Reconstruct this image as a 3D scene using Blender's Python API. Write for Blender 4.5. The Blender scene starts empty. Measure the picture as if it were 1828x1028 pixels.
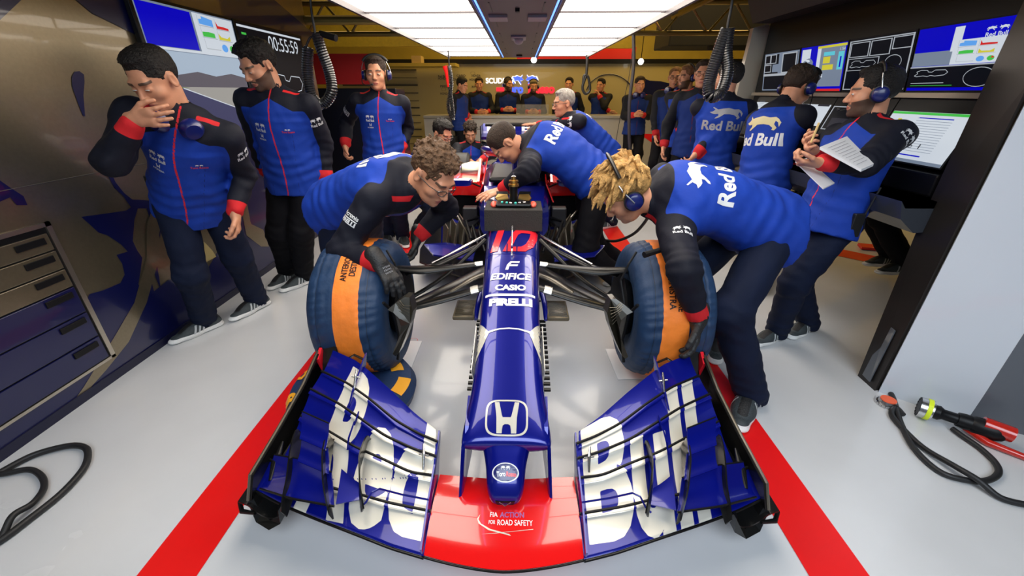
import bpy, bmesh, math, random
import numpy as np
from math import sin, cos, pi, radians, sqrt, atan2
from mathutils import Vector, Matrix
from mathutils.bvhtree import BVHTree
S = bpy.context.scene
COL = S.collection
random.seed(7)
# ------------------------------------------------------------------ camera
FPX = 733.0; PITCH = radians(25.5); YAW = radians(1.1); CAM = np.array([0.042, 0.0, 1.5])
cd = bpy.data.cameras.new('camera'); cam = bpy.data.objects.new('camera', cd); COL.objects.link(cam)
cd.sensor_width = 36; cd.lens = 36 * FPX / 1828; cd.clip_start = .02; cd.clip_end = 100
cam.location = CAM; cam.rotation_euler = (pi / 2 - PITCH, 0, YAW)
S.camera = cam
S.view_settings.view_transform = 'Standard'; S.view_settings.look = 'None'
S.view_settings.gamma = 1; S.view_settings.use_curve_mapping = False
S.view_settings.exposure = 0.0
# ------------------------------------------------------------------ world and big lights
w = bpy.data.worlds.new('daylight'); S.world = w; w.use_nodes = True
w.node_tree.nodes['Background'].inputs[0].default_value = (.55, .72, 1, 1)
w.node_tree.nodes['Background'].inputs[1].default_value = .12
def area(name, loc, rot, sx, sy, power, col):
    l = bpy.data.lights.new(name, 'AREA'); l.shape = 'RECTANGLE'; l.size = sx; l.size_y = sy
    l.energy = power; l.color = col
    o = bpy.data.objects.new(name, l); COL.objects.link(o); o.location = loc; o.rotation_euler = rot
    return o
area('garage_door_daylight', (.5, -1.5, 3.1), (radians(38), 0, 0), 3.6, 2.2, 72, (.80, .90, 1.0)).data.spread = radians(115)
area('rear_ceiling_light', (1.0, 9.7, 3.7), (radians(18), 0, 0), 7, 1.4, 170, (1, .66, .20))
area('mid_ceiling_light', (3.2, 6.6, 3.7), (0, 0, 0), 1.6, 2.5, 60, (1, .70, .28))
area('left_ceiling_light', (-2.6, 7.4, 3.7), (0, 0, 0), 1.6, 2.5, 18, (1, .70, .28))

# ------------------------------------------------------------------ helpers
_f = np.array([-sin(YAW) * cos(PITCH), cos(YAW) * cos(PITCH), -sin(PITCH)])
_r = np.array([cos(YAW), sin(YAW), 0.]); _u = np.cross(_r, _f)
def _ray(x, y): return _f + _r * (x - 914) / FPX - _u * (y - 514) / FPX
def at(x, y, Y):
    d = _ray(x, y); return CAM + d * (Y - CAM[1]) / d[1]
def atz(x, y, Z=0.):
    d = _ray(x, y); return CAM + d * (Z - CAM[2]) / d[2]
def atx(x, y, X):
    d = _ray(x, y); return CAM + d * (X - CAM[0]) / d[0]
def V(*a): return np.array(a, float)
def nrm(v):
    v = np.asarray(v, float); return v / (np.linalg.norm(v) + 1e-9)

MATS = {}
def mat(name, col, rough=.5, metal=0., coat=0., noise=0., nscale=20., bump=0., bscale=60., masks=(), emit=None, estr=0.,
        spec=.5, aniso=None, rnoise=0., sheen=0., alpha=None, trans=0.):
    if name in MATS: return MATS[name]
    m = bpy.data.materials.new(name); m.use_nodes = True; nt = m.node_tree; N = nt.nodes; Lk = nt.links
    b = N['Principled BSDF']
    b.inputs['Roughness'].default_value = rough; b.inputs['Metallic'].default_value = metal
    b.inputs['Coat Weight'].default_value = coat; b.inputs['Coat Roughness'].default_value = .04
    b.inputs['Specular IOR Level'].default_value = spec
    if sheen: b.inputs['Sheen Weight'].default_value = sheen
    if trans: b.inputs['Transmission Weight'].default_value = trans
    if alpha is not None: b.inputs['Alpha'].default_value = alpha
    c = N.new('ShaderNodeRGB'); c.outputs[0].default_value = (*col, 1); out = c.outputs[0]
    for attr, mc in masks:
        a = N.new('ShaderNodeAttribute'); a.attribute_name = attr
        g = N.new('ShaderNodeMapRange'); g.inputs[1].default_value = -.0006; g.inputs[2].default_value = .0006
        Lk.new(a.outputs['Fac'], g.inputs[0])
        x = N.new('ShaderNodeMix'); x.data_type = 'RGBA'
        Lk.new(g.outputs[0], x.inputs[0]); Lk.new(out, x.inputs[6]); x.inputs[7].default_value = (*mc, 1)
        out = x.outputs[2]
    tc = N.new('ShaderNodeTexCoord')
    if noise:
        n = N.new('ShaderNodeTexNoise'); n.inputs['Scale'].default_value = nscale; n.inputs['Detail'].default_value = 5
        Lk.new(tc.outputs['Object'], n.inputs['Vector'])
        r = N.new('ShaderNodeMapRange'); r.inputs[1].default_value = .3; r.inputs[2].default_value = .7
        r.inputs[3].default_value = 1 - noise; r.inputs[4].default_value = 1 + noise
        Lk.new(n.outputs['Fac'], r.inputs[0])
        h = N.new('ShaderNodeVectorMath'); h.operation = 'SCALE'
        Lk.new(out, h.inputs[0]); Lk.new(r.outputs[0], h.inputs['Scale']); out = h.outputs[0]
    if rnoise:
        n = N.new('ShaderNodeTexNoise'); n.inputs['Scale'].default_value = nscale * .3; n.inputs['Detail'].default_value = 6
        Lk.new(tc.outputs['Object'], n.inputs['Vector'])
        r = N.new('ShaderNodeMapRange'); r.inputs[1].default_value = .3; r.inputs[2].default_value = .7
        r.inputs[3].default_value = max(rough - rnoise, .02); r.inputs[4].default_value = rough + rnoise
        Lk.new(n.outputs['Fac'], r.inputs[0]); Lk.new(r.outputs[0], b.inputs['Roughness'])
    if bump:
        n = N.new('ShaderNodeTexNoise'); n.inputs['Scale'].default_value = bscale; n.inputs['Detail'].default_value = 4
        Lk.new(tc.outputs['Object'], n.inputs['Vector'])
        q = N.new('ShaderNodeBump'); q.inputs['Strength'].default_value = bump; q.inputs['Distance'].default_value = .01
        Lk.new(n.outputs['Fac'], q.inputs['Height']); Lk.new(q.outputs[0], b.inputs['Normal'])
    Lk.new(out, b.inputs['Base Color'])
    if emit:
        b.inputs['Emission Color'].default_value = (*emit, 1); b.inputs['Emission Strength'].default_value = estr
    MATS[name] = m
    return m

def tag(o, label=None, cat=None, group=None, kind=None):
    if label: o['label'] = label
    if cat: o['category'] = cat
    if group: o['group'] = group
    if kind: o['kind'] = kind
    return o
def empty(name, loc, label=None, cat=None, group=None, kind=None):
    o = bpy.data.objects.new(name, None); COL.objects.link(o); o.location = tuple(loc); o.empty_display_size = .1
    return tag(o, label, cat, group, kind)
def link_mesh(name, me, m=None, parent=None, smooth=False):
    if m is not None:
        for x in (m if isinstance(m, (list, tuple)) else [m]): me.materials.append(x)
    if smooth: me.polygons.foreach_set('use_smooth', [True] * len(me.polygons))
    o = bpy.data.objects.new(name, me); COL.objects.link(o)
    if parent is not None:
        o.parent = parent
        # vertices are written in world metres: undo every parent's own translation
        p = parent; off = Vector((0, 0, 0))
        while p is not None: off -= p.location; p = p.parent
        o.location = off
    return o
def arr_mesh(name, verts, faces, m=None, parent=None, smooth=True, attrs=None, mi=None):
    me = bpy.data.meshes.new(name)
    verts = np.asarray(verts, dtype=np.float32)
    if isinstance(faces, np.ndarray):
        n, k = faces.shape
        me.vertices.add(len(verts)); me.vertices.foreach_set('co', verts.ravel())
        me.loops.add(n * k); me.loops.foreach_set('vertex_index', faces.astype(np.int32).ravel())
        me.polygons.add(n); me.polygons.foreach_set('loop_start', np.arange(0, n * k, k, dtype=np.int32))
        me.update(calc_edges=True)
    else:
        me.from_pydata([tuple(v) for v in verts], [], [tuple(int(i) for i in f) for f in faces]); me.update()
    if attrs:
        for k, v in attrs.items():
            a = me.attributes.new(k, 'FLOAT', 'POINT'); a.data.foreach_set('value', np.asarray(v, dtype=np.float32))
    o = link_mesh(name, me, m, parent, smooth)
    if mi is not None: me.polygons.foreach_set('material_index', np.asarray(mi, dtype=np.int32))
    return o

class MB:
    """collects simple shapes in world metres, links them as one mesh"""
    def __init__(s): s.v = []; s.f = []; s.mi = []
    def add(s, vs, fs, mi=0):
        o = len(s.v); s.v += [tuple(map(float, v)) for v in vs]; s.f += [tuple(int(i) + o for i in f) for f in fs]; s.mi += [mi] * len(fs)
        return s
    def box(s, lo, hi, mi=0, bev=0.):
        lo = np.minimum(lo, hi).astype(float) if True else lo; 
        return s
    def bx(s, a, b, mi=0, bev=0., M=None):
        a, b = np.minimum(a, b).astype(float), np.maximum(a, b).astype(float)
        bm = bmesh.new(); bmesh.ops.create_cube(bm, size=1)
        for v in bm.verts: v.co = Vector([(a[i] + b[i]) / 2 + v.co[i] * (b[i] - a[i]) for i in range(3)])
        if bev: bmesh.ops.bevel(bm, geom=bm.edges[:], offset=bev, segments=2, affect='EDGES', profile=.5)
        if M is not None: bm.transform(M)
        bm.verts.index_update()
        s.add([v.co for v in bm.verts], [[v.index for v in f.verts] for f in bm.faces], mi); bm.free(); return s
    def tube(s, pts, r, n=10, mi=0, closed=False, sq=None, caps=True):
        P = [np.asarray(p, float) for p in pts]; k = len(P); R = r if isinstance(r, (list, tuple, np.ndarray)) else [r] * k
        vs = []; up = None
        for i in range(k):
            if closed: t = nrm(P[(i + 1) % k] - P[i - 1])
            else: t = nrm(P[min(i + 1, k - 1)] - P[max(i - 1, 0)])
            if up is None:
                up = V(0, 0, 1) if abs(t[2]) < .9 else V(1, 0, 0)
                if sq is not None and len(sq) > 1: up = nrm(sq[1])
            a = nrm(np.cross(t, up)); b = np.cross(a, t)
            if not (sq is not None and len(sq) > 1): up = b
            q = sq[0] if sq is not None else 1.
            for j in range(n):
                th = 2 * pi * j / n
                vs.append(P[i] + R[i] * (cos(th) * a + q * sin(th) * b))
        fs = []
        for i in range(k if closed else k - 1):
            for j in range(n):
                i2 = (i + 1) % k
                fs.append((i * n + j, i * n + (j + 1) % n, i2 * n + (j + 1) % n, i2 * n + j))
        if not closed and caps:
            fs.append(tuple(range(n - 1, -1, -1))); fs.append(tuple(range((k - 1) * n, k * n)))
        return s.add(vs, fs, mi)
    def lathe(s, prof, c, axis, n=24, mi=0, caps=True, mis=None):
        ax = nrm(axis); up = V(0, 0, 1) if abs(ax[2]) < .9 else V(1, 0, 0)
        a = nrm(np.cross(ax, up)); b = np.cross(ax, a); c = np.asarray(c, float); vs = []
        for h, r in prof:
            for j in range(n):
                th = 2 * pi * j / n; vs.append(c + ax * h + r * (cos(th) * a + sin(th) * b))
        o = len(s.v); s.v += [tuple(v) for v in vs]
        for i in range(len(prof) - 1):
            for j in range(n):
                s.f.append((o + i * n + j, o + i * n + (j + 1) % n, o + (i + 1) * n + (j + 1) % n, o + (i + 1) * n + j))
                s.mi.append(mis[i] if mis else mi)
        if caps:
            s.f.append(tuple(o + j for j in range(n - 1, -1, -1))); s.mi.append(mis[0] if mis else mi)
            s.f.append(tuple(o + (len(prof) - 1) * n + j for j in range(n))); s.mi.append(mis[-1] if mis else mi)
        return s
    def prism(s, poly, d, mi=0):
        """poly: 3D outline, d: extrusion vector"""
        n = len(poly); P = [np.asarray(p, float) for p in poly]; d = np.asarray(d, float)
        return s.add(P + [p + d for p in P], [tuple(range(n - 1, -1, -1)), tuple(range(n, 2 * n))] +
                     [(i, (i + 1) % n, n + (i + 1) % n, n + i) for i in range(n)], mi)
    def quad(s, a, b, c, d, mi=0): return s.add([a, b, c, d], [(0, 1, 2, 3)], mi)
    def ball(s, c, r, n=12, mi=0):
        r = np.ones(3) * r if np.isscalar(r) else np.asarray(r, float); c = np.asarray(c, float)
        bm = bmesh.new(); bmesh.ops.create_uvsphere(bm, u_segments=n, v_segments=max(6, n // 2 + 2), radius=1)
        bm.verts.index_update()
        s.add([c + r * np.array(v.co) for v in bm.verts], [[v.index for v in f.verts] for f in bm.faces], mi); bm.free(); return s
    def build(s, name, m, parent=None, smooth=False, recalc=True):
        me = bpy.data.meshes.new(name); me.from_pydata(s.v, [], s.f); 
        me.polygons.foreach_set('material_index', s.mi)
        if recalc:
            bm = bmesh.new(); bm.from_mesh(me); bmesh.ops.recalc_face_normals(bm, faces=bm.faces); bm.to_mesh(me); bm.free()
        me.update()
        o = link_mesh(name, me, m, parent)
        if smooth:
            me.polygons.foreach_set('use_smooth', [True] * len(me.polygons))
            try: me.set_sharp_from_angle(angle=radians(38))
            except Exception: pass
        return o

def grid_faces(nu, nv, closed=False):
    i, j = np.meshgrid(np.arange(nu - 1 if not closed else nu), np.arange(nv - 1), indexing='ij')
    i2 = (i + 1) % nu
    return np.stack([i * nv + j, i2 * nv + j, i2 * nv + j + 1, i * nv + j + 1], -1).reshape(-1, 4)
def sheet(name, P, th, m, parent=None, attrs=None, flip=False):
    """P: (nu,nv,3) grid of the upper surface; closed shell of thickness th below it"""
    nu, nv, _ = P.shape
    du = np.gradient(P, axis=0); dv = np.gradient(P, axis=1)
    n = np.cross(du, dv); n /= np.linalg.norm(n, axis=2, keepdims=True) + 1e-9
    if flip: n = -n
    T = np.ones((nu, nv, 1)) * th if np.isscalar(th) else th[..., None]
    B = P - n * T
    F = grid_faces(nu, nv); nn = nu * nv
    G = F[:, ::-1] + nn
    e = []
    idx = np.arange(nn).reshape(nu, nv)
    loop = list(idx[0, :]) + list(idx[1:, -1]) + list(idx[-1, ::-1][1:]) + list(idx[::-1, 0][1:-1])
    for a, b in zip(loop, loop[1:] + loop[:1]): e.append((b, a, a + nn, b + nn))
    faces = np.concatenate([F, G, np.array(e)])
    at_ = None
    if attrs:
        at_ = {k: np.concatenate([v.ravel(), np.full(nn, -1.)]) for k, v in attrs.items()}
    o = arr_mesh(name, np.concatenate([P.reshape(-1, 3), B.reshape(-1, 3)]), faces, m, parent, True, at_)
    try: o.data.set_sharp_from_angle(angle=radians(50))
    except Exception: pass
    return o

# text -------------------------------------------------------------------
_TX = {}
def text_mesh(t, bold=.02, shear=0., space=1.):
    key = (t, bold, shear, space)
    if key in _TX: return _TX[key]
    c = bpy.data.curves.new('t', 'FONT'); c.body = t; c.offset = bold; c.shear = shear; c.space_character = space; c.resolution_u = 4
    o = bpy.data.objects.new('t', c); COL.objects.link(o)
    dg = bpy.context.evaluated_depsgraph_get(); dg.update()
    me = bpy.data.meshes.new_from_object(o.evaluated_get(dg))
    bm = bmesh.new(); bm.from_mesh(me); bmesh.ops.remove_doubles(bm, verts=bm.verts, dist=1e-5)
    bm.normal_update()
    v = np.array([x.co[:2] for x in bm.verts]); bm.verts.index_update()
    f = [[q.index for q in x.verts] for x in bm.faces]
    e = [[q.index for q in x.verts] for x in bm.edges if len(x.link_faces) == 1]
    lo = v.min(0); hi = v.max(0)
    bm.free(); bpy.data.objects.remove(o); bpy.data.curves.remove(c); bpy.data.meshes.remove(me)
    v = (v - lo) / (hi - lo)                                   # unit box
    _TX[key] = (v, f, np.array(e), (hi - lo)[0] / (hi - lo)[1])
    return _TX[key]
def poly_mesh(poly):
    """unit text-like record from 2D outlines (list of rings, first ring outer)"""
    from mathutils.geometry import tessellate_polygon
    rings = poly if isinstance(poly[0][0], (list, tuple)) else [poly]
    pts = [p for r in rings for p in r]
    tri = tessellate_polygon([[Vector((p[0], p[1], 0)) for p in r] for r in rings])
    e = []; o = 0
    for r in rings: e += [(o + i, o + (i + 1) % len(r)) for i in range(len(r))]; o += len(r)
    return np.array(pts, float), [list(t) for t in tri], np.array(e), 1.
def seg_sdf(p, v, e):
    """signed distance (positive inside) of points p to the outline v[e]"""
    out = np.full(len(p), 1e9); cr = np.zeros(len(p), int)
    for a, b in e:
        A, B = v[a], v[b]; d = B - A; L = d @ d
        if L < 1e-14: continue
        t = np.clip(((p - A) @ d) / L, 0, 1); q = p - A - t[:, None] * d
        out = np.minimum(out, (q ** 2).sum(1))
        c = (A[1] > p[:, 1]) != (B[1] > p[:, 1])
        if A[1] != B[1]: cr += c & (p[:, 0] < (B[0] - A[0]) * (p[:, 1] - A[1]) / (B[1] - A[1]) + A[0])
    return np.sqrt(out) * np.where(cr % 2 == 1, 1, -1)
class Target:
    def __init__(s, objs):
        V_, F_ = [], []; o = 0
        for ob in objs:
            me = ob.data; mw = ob_world(ob)
            V_ += [mw @ v.co for v in me.vertices]; F_ += [[i + o for i in p.vertices] for p in me.polygons]; o = len(V_)
        s.b = BVHTree.FromPolygons(V_, F_)
def ob_world(o):
    m = Matrix.Translation(o.location) @ o.rotation_euler.to_matrix().to_4x4() @ Matrix.Diagonal((*o.scale, 1)); p = o.parent
    while p is not None:
        m = (Matrix.Translation(p.location) @ p.rotation_euler.to_matrix().to_4x4() @ Matrix.Diagonal((*p.scale, 1))) @ m; p = p.parent
    return m
def decal(name, rec, tgt, c, right, up, w_, h_, m, parent, off=.002, maxe=.03, cast=None, bow=0.):
    """lay a flat outline centred at c (right/up axes, size w x h) onto target; rec: unit box record"""
    v, f, e, asp = rec
    c = np.asarray(c, float); right = nrm(right); up = nrm(np.asarray(up, float) - right * (np.asarray(up, float) @ right))
    n = np.cross(right, up)
    bm = bmesh.new()
    bv = [bm.verts.new(((x - .5) * w_, (y - .5) * h_ + bow * (2 * x - 1) ** 2, 0)) for x, y in v]
    for q in f:
        try: bm.faces.new([bv[i] for i in q])
        except ValueError: pass
    for _ in range(5):
        le = [x for x in bm.edges if x.calc_length() > maxe]
        if not le: break
        bmesh.ops.subdivide_edges(bm, edges=le, cuts=1, use_grid_fill=False); bmesh.ops.triangulate(bm, faces=bm.faces)
    drop = []
    dirv = Vector(-n if cast is None else nrm(cast))
    for x in bm.verts:
        p = c + right * x.co.x + up * x.co.y
        if tgt is None: x.co = p + n * off; continue
        h = tgt.b.ray_cast(Vector(p) - dirv * .35, dirv, .9)
        if h[0] is None: drop.append(x)
        else:
            nn = h[1] if h[1].dot(-dirv) > 0 else -h[1]
            x.co = h[0] + nn * off
    bmesh.ops.delete(bm, geom=drop, context='VERTS')
    bad = [fc for fc in bm.faces if max(ed.calc_length() for ed in fc.edges) > maxe * 4]
    bmesh.ops.delete(bm, geom=bad, context='FACES')
    me = bpy.data.meshes.new(name); bm.to_mesh(me); bm.free()
    if not len(me.polygons): return None
    # face them outwards
    o = link_mesh(name, me, m, parent); return o

BULL = [(0, .55), (.10, .62), (.16, .78), (.08, .95), (.10, 1), (.24, .80), (.38, .88), (.55, .95), (.72, .84), (.86, .86), (.94, .72), (1, .50),
        (.97, .22), (.94, .50), (.88, .62), (.86, .40), (.93, .16), (.88, 0), (.82, .03), (.84, .16), (.74, .36), (.60, .42),
        (.44, .40), (.36, .22), (.26, .04), (.18, 0), (.20, .10), (.28, .26), (.27, .42), (.16, .38), (.08, .44)]
def bull_pair():
    a = [(x * .46, y * .9) for x, y in [(1 - p[0], p[1]) for p in BULL]][::-1]
    b = [(1 - x, y) for x, y in a][::-1]
    v1, f1, e1, _ = poly_mesh(a); v2, f2, e2, _ = poly_mesh(b)
    return np.concatenate([v1, v2]), f1 + [[i + len(v1) for i in q] for q in f2], np.concatenate([e1, e2 + len(v1)]), 1.7
R_BULLS = bull_pair(); R_BULL = poly_mesh(BULL)
def ring(rx, ry, t, n=40, sup=2.):
    def se(a, rx, ry): return (.5 + rx * math.copysign(abs(cos(a)) ** (2 / sup), cos(a)), .5 + ry * math.copysign(abs(sin(a)) ** (2 / sup), sin(a)))
    return poly_mesh([[se(2 * pi * i / n, rx, ry) for i in range(n)], [se(-2 * pi * i / n, rx - t, ry - t) for i in range(n)]])
R_RING = ring(.5, .5, .05)
R_HONDA_RING = ring(.5, .5, .045, 48, 4.)
R_HONDA_H = poly_mesh([(.06, 1), (.22, 1), (.33, .56), (.36, .5), (.64, .5), (.67, .56), (.78, 1), (.94, 1), (.86, .5), (.84, 0), (.66, 0), (.655, .12), (.63, .24), (.56, .28), (.44, .28), (.37, .24), (.345, .12), (.34, 0), (.16, 0), (.14, .5)])
R_BOX = poly_mesh([(0, 0), (1, 0), (1, 1), (0, 1)])
# ================================================================== THE SETTING
M_floor = mat('epoxy_floor', (.62, .625, .635), .20, noise=.05, nscale=1.7, rnoise=.10, bump=.03, bscale=9, coat=.25)
M_red = mat('red_floor_paint', (.80, .008, .008), .33, rnoise=.05)
M_silver = mat('silver_panel', (.27, .225, .15), .30, metal=.8, noise=.05, nscale=60, coat=.4)
M_navy = mat('navy_panel', (.004, .006, .06), .3, coat=.6)
M_dark = mat('dark_ceiling', (.012, .011, .010), .8)
M_black = mat('black_plastic', (.006, .006, .007), .42, spec=.25)
M_rubber = mat('black_rubber', (.012, .012, .013), .5)
M_wallw = mat('warm_wall', (.48, .38, .08), .7, noise=.08, nscale=3)
M_cream = mat('cream_panel', (.42, .36, .18), .35, coat=.3)
M_counter = mat('counter_panel', (.40, .38, .35), .35, coat=.3)
M_alu = mat('aluminium', (.55, .50, .42), .3, metal=.95)
M_white = mat('white_print', (.85, .85, .85), .45)
M_whitee = mat('white_metal', (.62, .66, .72), .28, coat=.5)
M_grey = mat('grey_panel', (.11, .12, .14), .35, coat=.4)
M_yel = mat('yellow_beam', (.55, .40, .03), .5, noise=.1)
def struct(o): o['kind'] = 'structure'; return o
struct(MB().bx((-6, -4, -.1), (6, 14, 0)).build('floor', M_floor))
s_ = MB()
s_.quad((-1.262, -1, .003), (-1.056, -1, .003), (-1.056, 7.2, .003), (-1.262, 7.2, .003))
struct(s_.build('trim_1', M_red))
s_ = MB()
s_.quad((1.045, -1, .003), (1.252, -1, .003), (1.252, 7.2, .003), (1.045, 7.2, .003))
struct(s_.build('trim_2', M_red))
s_ = MB(); s_.quad((2.2, 5.0, .003), (2.4, 5.2, .003), (4.2, 3.4, .003), (4.05, 3.2, .003)); struct(s_.build('trim_3', M_red))
# left partition : silver panel wall with a giant painted bull
LX = -2.29
wl = struct(MB().bx((LX - .08, -1.5, 0), (LX, 5.2, 2.75)).build('wall_left', M_silver))
def onwall(pts, d=.003, mi=0, name='painted_graphic', m=None):
    P = [atx(x, y, LX + d) for x, y in pts]
    rec = poly_mesh([(p[1], p[2]) for p in P])
    vs = [(LX + d, a, b) for a, b in rec[0]]
    return arr_mesh(name, vs, rec[1], m or M_navy, wl, False)
onwall([(-420, 250), (-150, 60), (0, 36), (38, 0), (60, -60), (-300, -260)], .003)
onwall([(125, -60), (136, 0), (165, 24), (208, 45), (246, 64), (330, 90), (520, 140), (560, 60), (420, -60)], .004)
onwall([(133, 128), (142, 127), (150, 133), (151, 146), (149, 170), (152, 208), (148, 206), (138, 180), (129, 155), (128, 138)], .003)
onwall([(191, 300), (197, 304), (206, 325), (222, 345), (236, 356), (258, 357), (280, 360), (292, 372), (280, 470), (288, 520), (276, 490), (266, 440), (266, 385), (262, 372), (246, 372), (240, 392), (237, 430), (245, 447), (254, 460), (250, 490), (246, 512), (235, 545),
        (225, 500), (218, 470), (208, 455), (228, 449), (216, 436), (192, 420), (176, 415), (162, 402), (145, 387), (190, 381), (225, 376), (234, 370), (220, 350), (204, 335), (192, 312)], .003)
onwall([(-60, 300), (0, 322), (20, 336), (42, 350), (49, 366), (30, 366), (18, 352), (0, 360), (-60, 372)], .003)
# lower dark blue sweep to the floor
onwall([(-90, 640), (-40, 600), (0, 580), (28, 565), (70, 566), (110, 552), (150, 545), (160, 525), (185, 518), (215, 505), (228, 480), (250, 512), (262, 470), (275, 520), (300, 500), (372, 478), (392, 442), (440, 330), (420, 250), (560, 230), (560, 425), (512, 463), (0, 824), (-90, 890)], .0035)
onwall([(272, 372), (290, 380), (284, 420), (292, 460), (312, 478), (302, 482), (280, 476), (262, 540), (230, 610), (190, 660), (120, 738), (112, 744), (150, 690), (205, 600), (240, 540), (262, 460), (262, 400)], .0055, m=M_silver, name='painted_stripe')
M_goldg = mat('gold_graphic', (.45, .36, .16), .4, coat=.4); M_redg = mat('red_graphic', (.35, .01, .02), .4, coat=.4)
onwall([(352, 470), (352, 430), (365, 432), (380, 448), (386, 458), (368, 468)], .006, m=M_goldg, name='painted_disc')
onwall([(430, 330), (438, 345), (447, 395), (449, 400), (470, 410), (480, 440), (466, 440), (440, 420), (432, 380)], .0062, m=M_silver, name='painted_graphic')
MB().bx((LX, -1.5, 0), (LX + .012, 5.2, .05)).build('skirting', mat('dark_skirting', (.005, .006, .03), .4), wl)
j = MB().bx((LX, -1.5, 1.098), (LX + .0045, 2.75, 1.101)).bx((LX, 5.0, 1.098), (LX + .0045, 5.2, 1.101))
j.build('panel_joint', mat('joint', (.10, .09, .08), .5), wl)
# drawer cabinet set into the wall
cab = empty('drawer_cabinet', (LX, 1.6, 0), 'silver built-in drawer cabinet with black handles low in the painted left wall', 'cabinet')
MB().bx((LX + .0001, .9, .13), (LX + .014, 1.925, .145)).bx((LX + .0001, .9, .905), (LX + .014, 1.925, .925)).bx((LX + .0001, 1.90, .13), (LX + .014, 1.925, .925)).build('frame', M_alu, cab)
MB().bx((LX + .0001, .9, .145), (LX + .007, 1.90, .905)).build('recess', M_black, cab)
zs = [.88, .79, .69, .59, .44, .29, .15]
for k in range(6):
    zt, zb = zs[k], zs[k + 1]
    d = MB().bx((LX + .007, .92, zb + .004), (LX + .018, 1.885, zt - .004), bev=.002).build('drawer', M_silver if k < 3 else M_navy, cab)
    MB().bx((LX + .018, 1.73, zt - .05), (LX + .026, 1.86, zt - .018), bev=.002).build('handle', M_black, d)
# screens on the left wall ------------------------------------------------
def emat(name, c, s=1.0): return mat(name, tuple(x * .2 for x in c), .4, emit=c, estr=s, spec=.12)
E_blue = emat('screen_blue', (.0, .0, .45)); E_white = emat('screen_white', (.55, .60, .66)); E_black = emat('screen_black', (.002, .003, .006))
E_grey = emat('screen_grey', (.16, .20, .27)); E_yel = emat('screen_yellow', (.55, .50, .04)); E_red = emat('screen_red', (.55, .02, .02))
E_grn = emat('screen_green', (.05, .45, .06)); E_cyan = emat('screen_cyan', (.1, .5, .6)); E_line = emat('screen_line', (.35, .38, .42)); E_lb = emat('screen_light_blue', (.10, .32, .75))
E_sky = emat('screen_sky', (.34, .42, .52)); E_trees = emat('screen_trees', (.10, .09, .11)); E_road = emat('screen_road', (.05, .05, .11)); E_grass = emat('screen_grass', (.11, .17, .06)); E_gravel = emat('screen_gravel', (.30, .29, .27))
E_dk = emat('screen_dark_text', (.02, .02, .03)); E_pur = emat('screen_purple', (.5, .05, .4))
class Screen:
    """flat display: local (u right, v up) in 0..1 on a rectangle"""
    def __init__(s, o, ur, uv_, parent):
        s.o = np.asarray(o, float); s.r = np.asarray(ur, float); s.u = np.asarray(uv_, float); s.n = nrm(np.cross(s.r, s.u)); s.p = parent
        s.buf = {}; s.k = 0
    def P(s, u, v, d=0.): return s.o + s.r * u + s.u * v + s.n * d
    def poly(s, pts, m, d=None):
        s.k += 1; d = .0012 + .00025 * s.k if d is None else d
        rec = poly_mesh(pts); mb = s.buf.setdefault(m.name, (MB(), m))[0]
        mb.add([s.P(a, b, d) for a, b in rec[0]], rec[1])
    def rect(s, a, b, c, d_, m): s.poly([(a, b), (c, b), (c, d_), (a, d_)], m)
    def frame(s, a, b, c, d_, m, t=.004, asp=1.):
        s.rect(a, b, c, b + t, m); s.rect(a, d_ - t, c, d_, m); s.rect(a, b, a + t / asp, d_, m); s.rect(c - t / asp, b, c, d_, m)
    def line(s, pts, m, t=.004, asp=1.7, closed=False):
        s.k += 1; d = .0012 + .00025 * s.k; mb = s.buf.setdefault(m.name, (MB(), m))[0]
        if closed: pts = list(pts) + [pts[0]]
        for (a, b), (c, e) in zip(pts, pts[1:]):
            q = np.array([(c - a) * asp, e - b]); L = np.linalg.norm(q) + 1e-9; nx, ny = -q[1] / L * t, q[0] / L * t
            mb.add([s.P(a + nx / asp, b + ny, d), s.P(a - nx / asp, b - ny, d), s.P(c - nx / asp, e - ny, d), s.P(c + nx / asp, e + ny, d)], [(0, 1, 2, 3)])
    def text(s, t, a, b, w_, h_, m, bold=.0):
        s.k += 1; d = .0012 + .00025 * s.k; rec = text_mesh(t, bold); mb = s.buf.setdefault(m.name, (MB(), m))[0]
        mb.add([s.P(a + x * w_, b + y * h_, d) for x, y in rec[0]], rec[1])
    def rec(s, rec, a, b, w_, h_, m):
        s.k += 1; d = .0012 + .00025 * s.k; mb = s.buf.setdefault(m.name, (MB(), m))[0]
        mb.add([s.P(a + x * w_, b + y * h_, d) for x, y in rec[0]], rec[1])
    def done(s, name='display_graphics'):
        V_, F_, MI, ms = [], [], [], []
        for k, (mb, m) in s.buf.items():
            o = len(V_); V_ += mb.v; F_ += [tuple(i + o for i in f) for f in mb.f]; MI += [len(ms)] * len(mb.f); ms.append(m)
        return arr_mesh(name, V_, F_, ms, s.p, False, mi=MI)
TRACK = [(.05, .30), (.12, .22), (.30, .28), (.42, .20), (.50, .30), (.62, .22), (.85, .30), (.93, .55), (.86, .80), (.60, .82), (.52, .62), (.42, .66), (.40, .82), (.22, .86), (.10, .70), (.14, .52)]
def cv(pts, a, b, w_, h_): return [(a + x * w_, b + y * h_) for x, y in pts]
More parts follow.
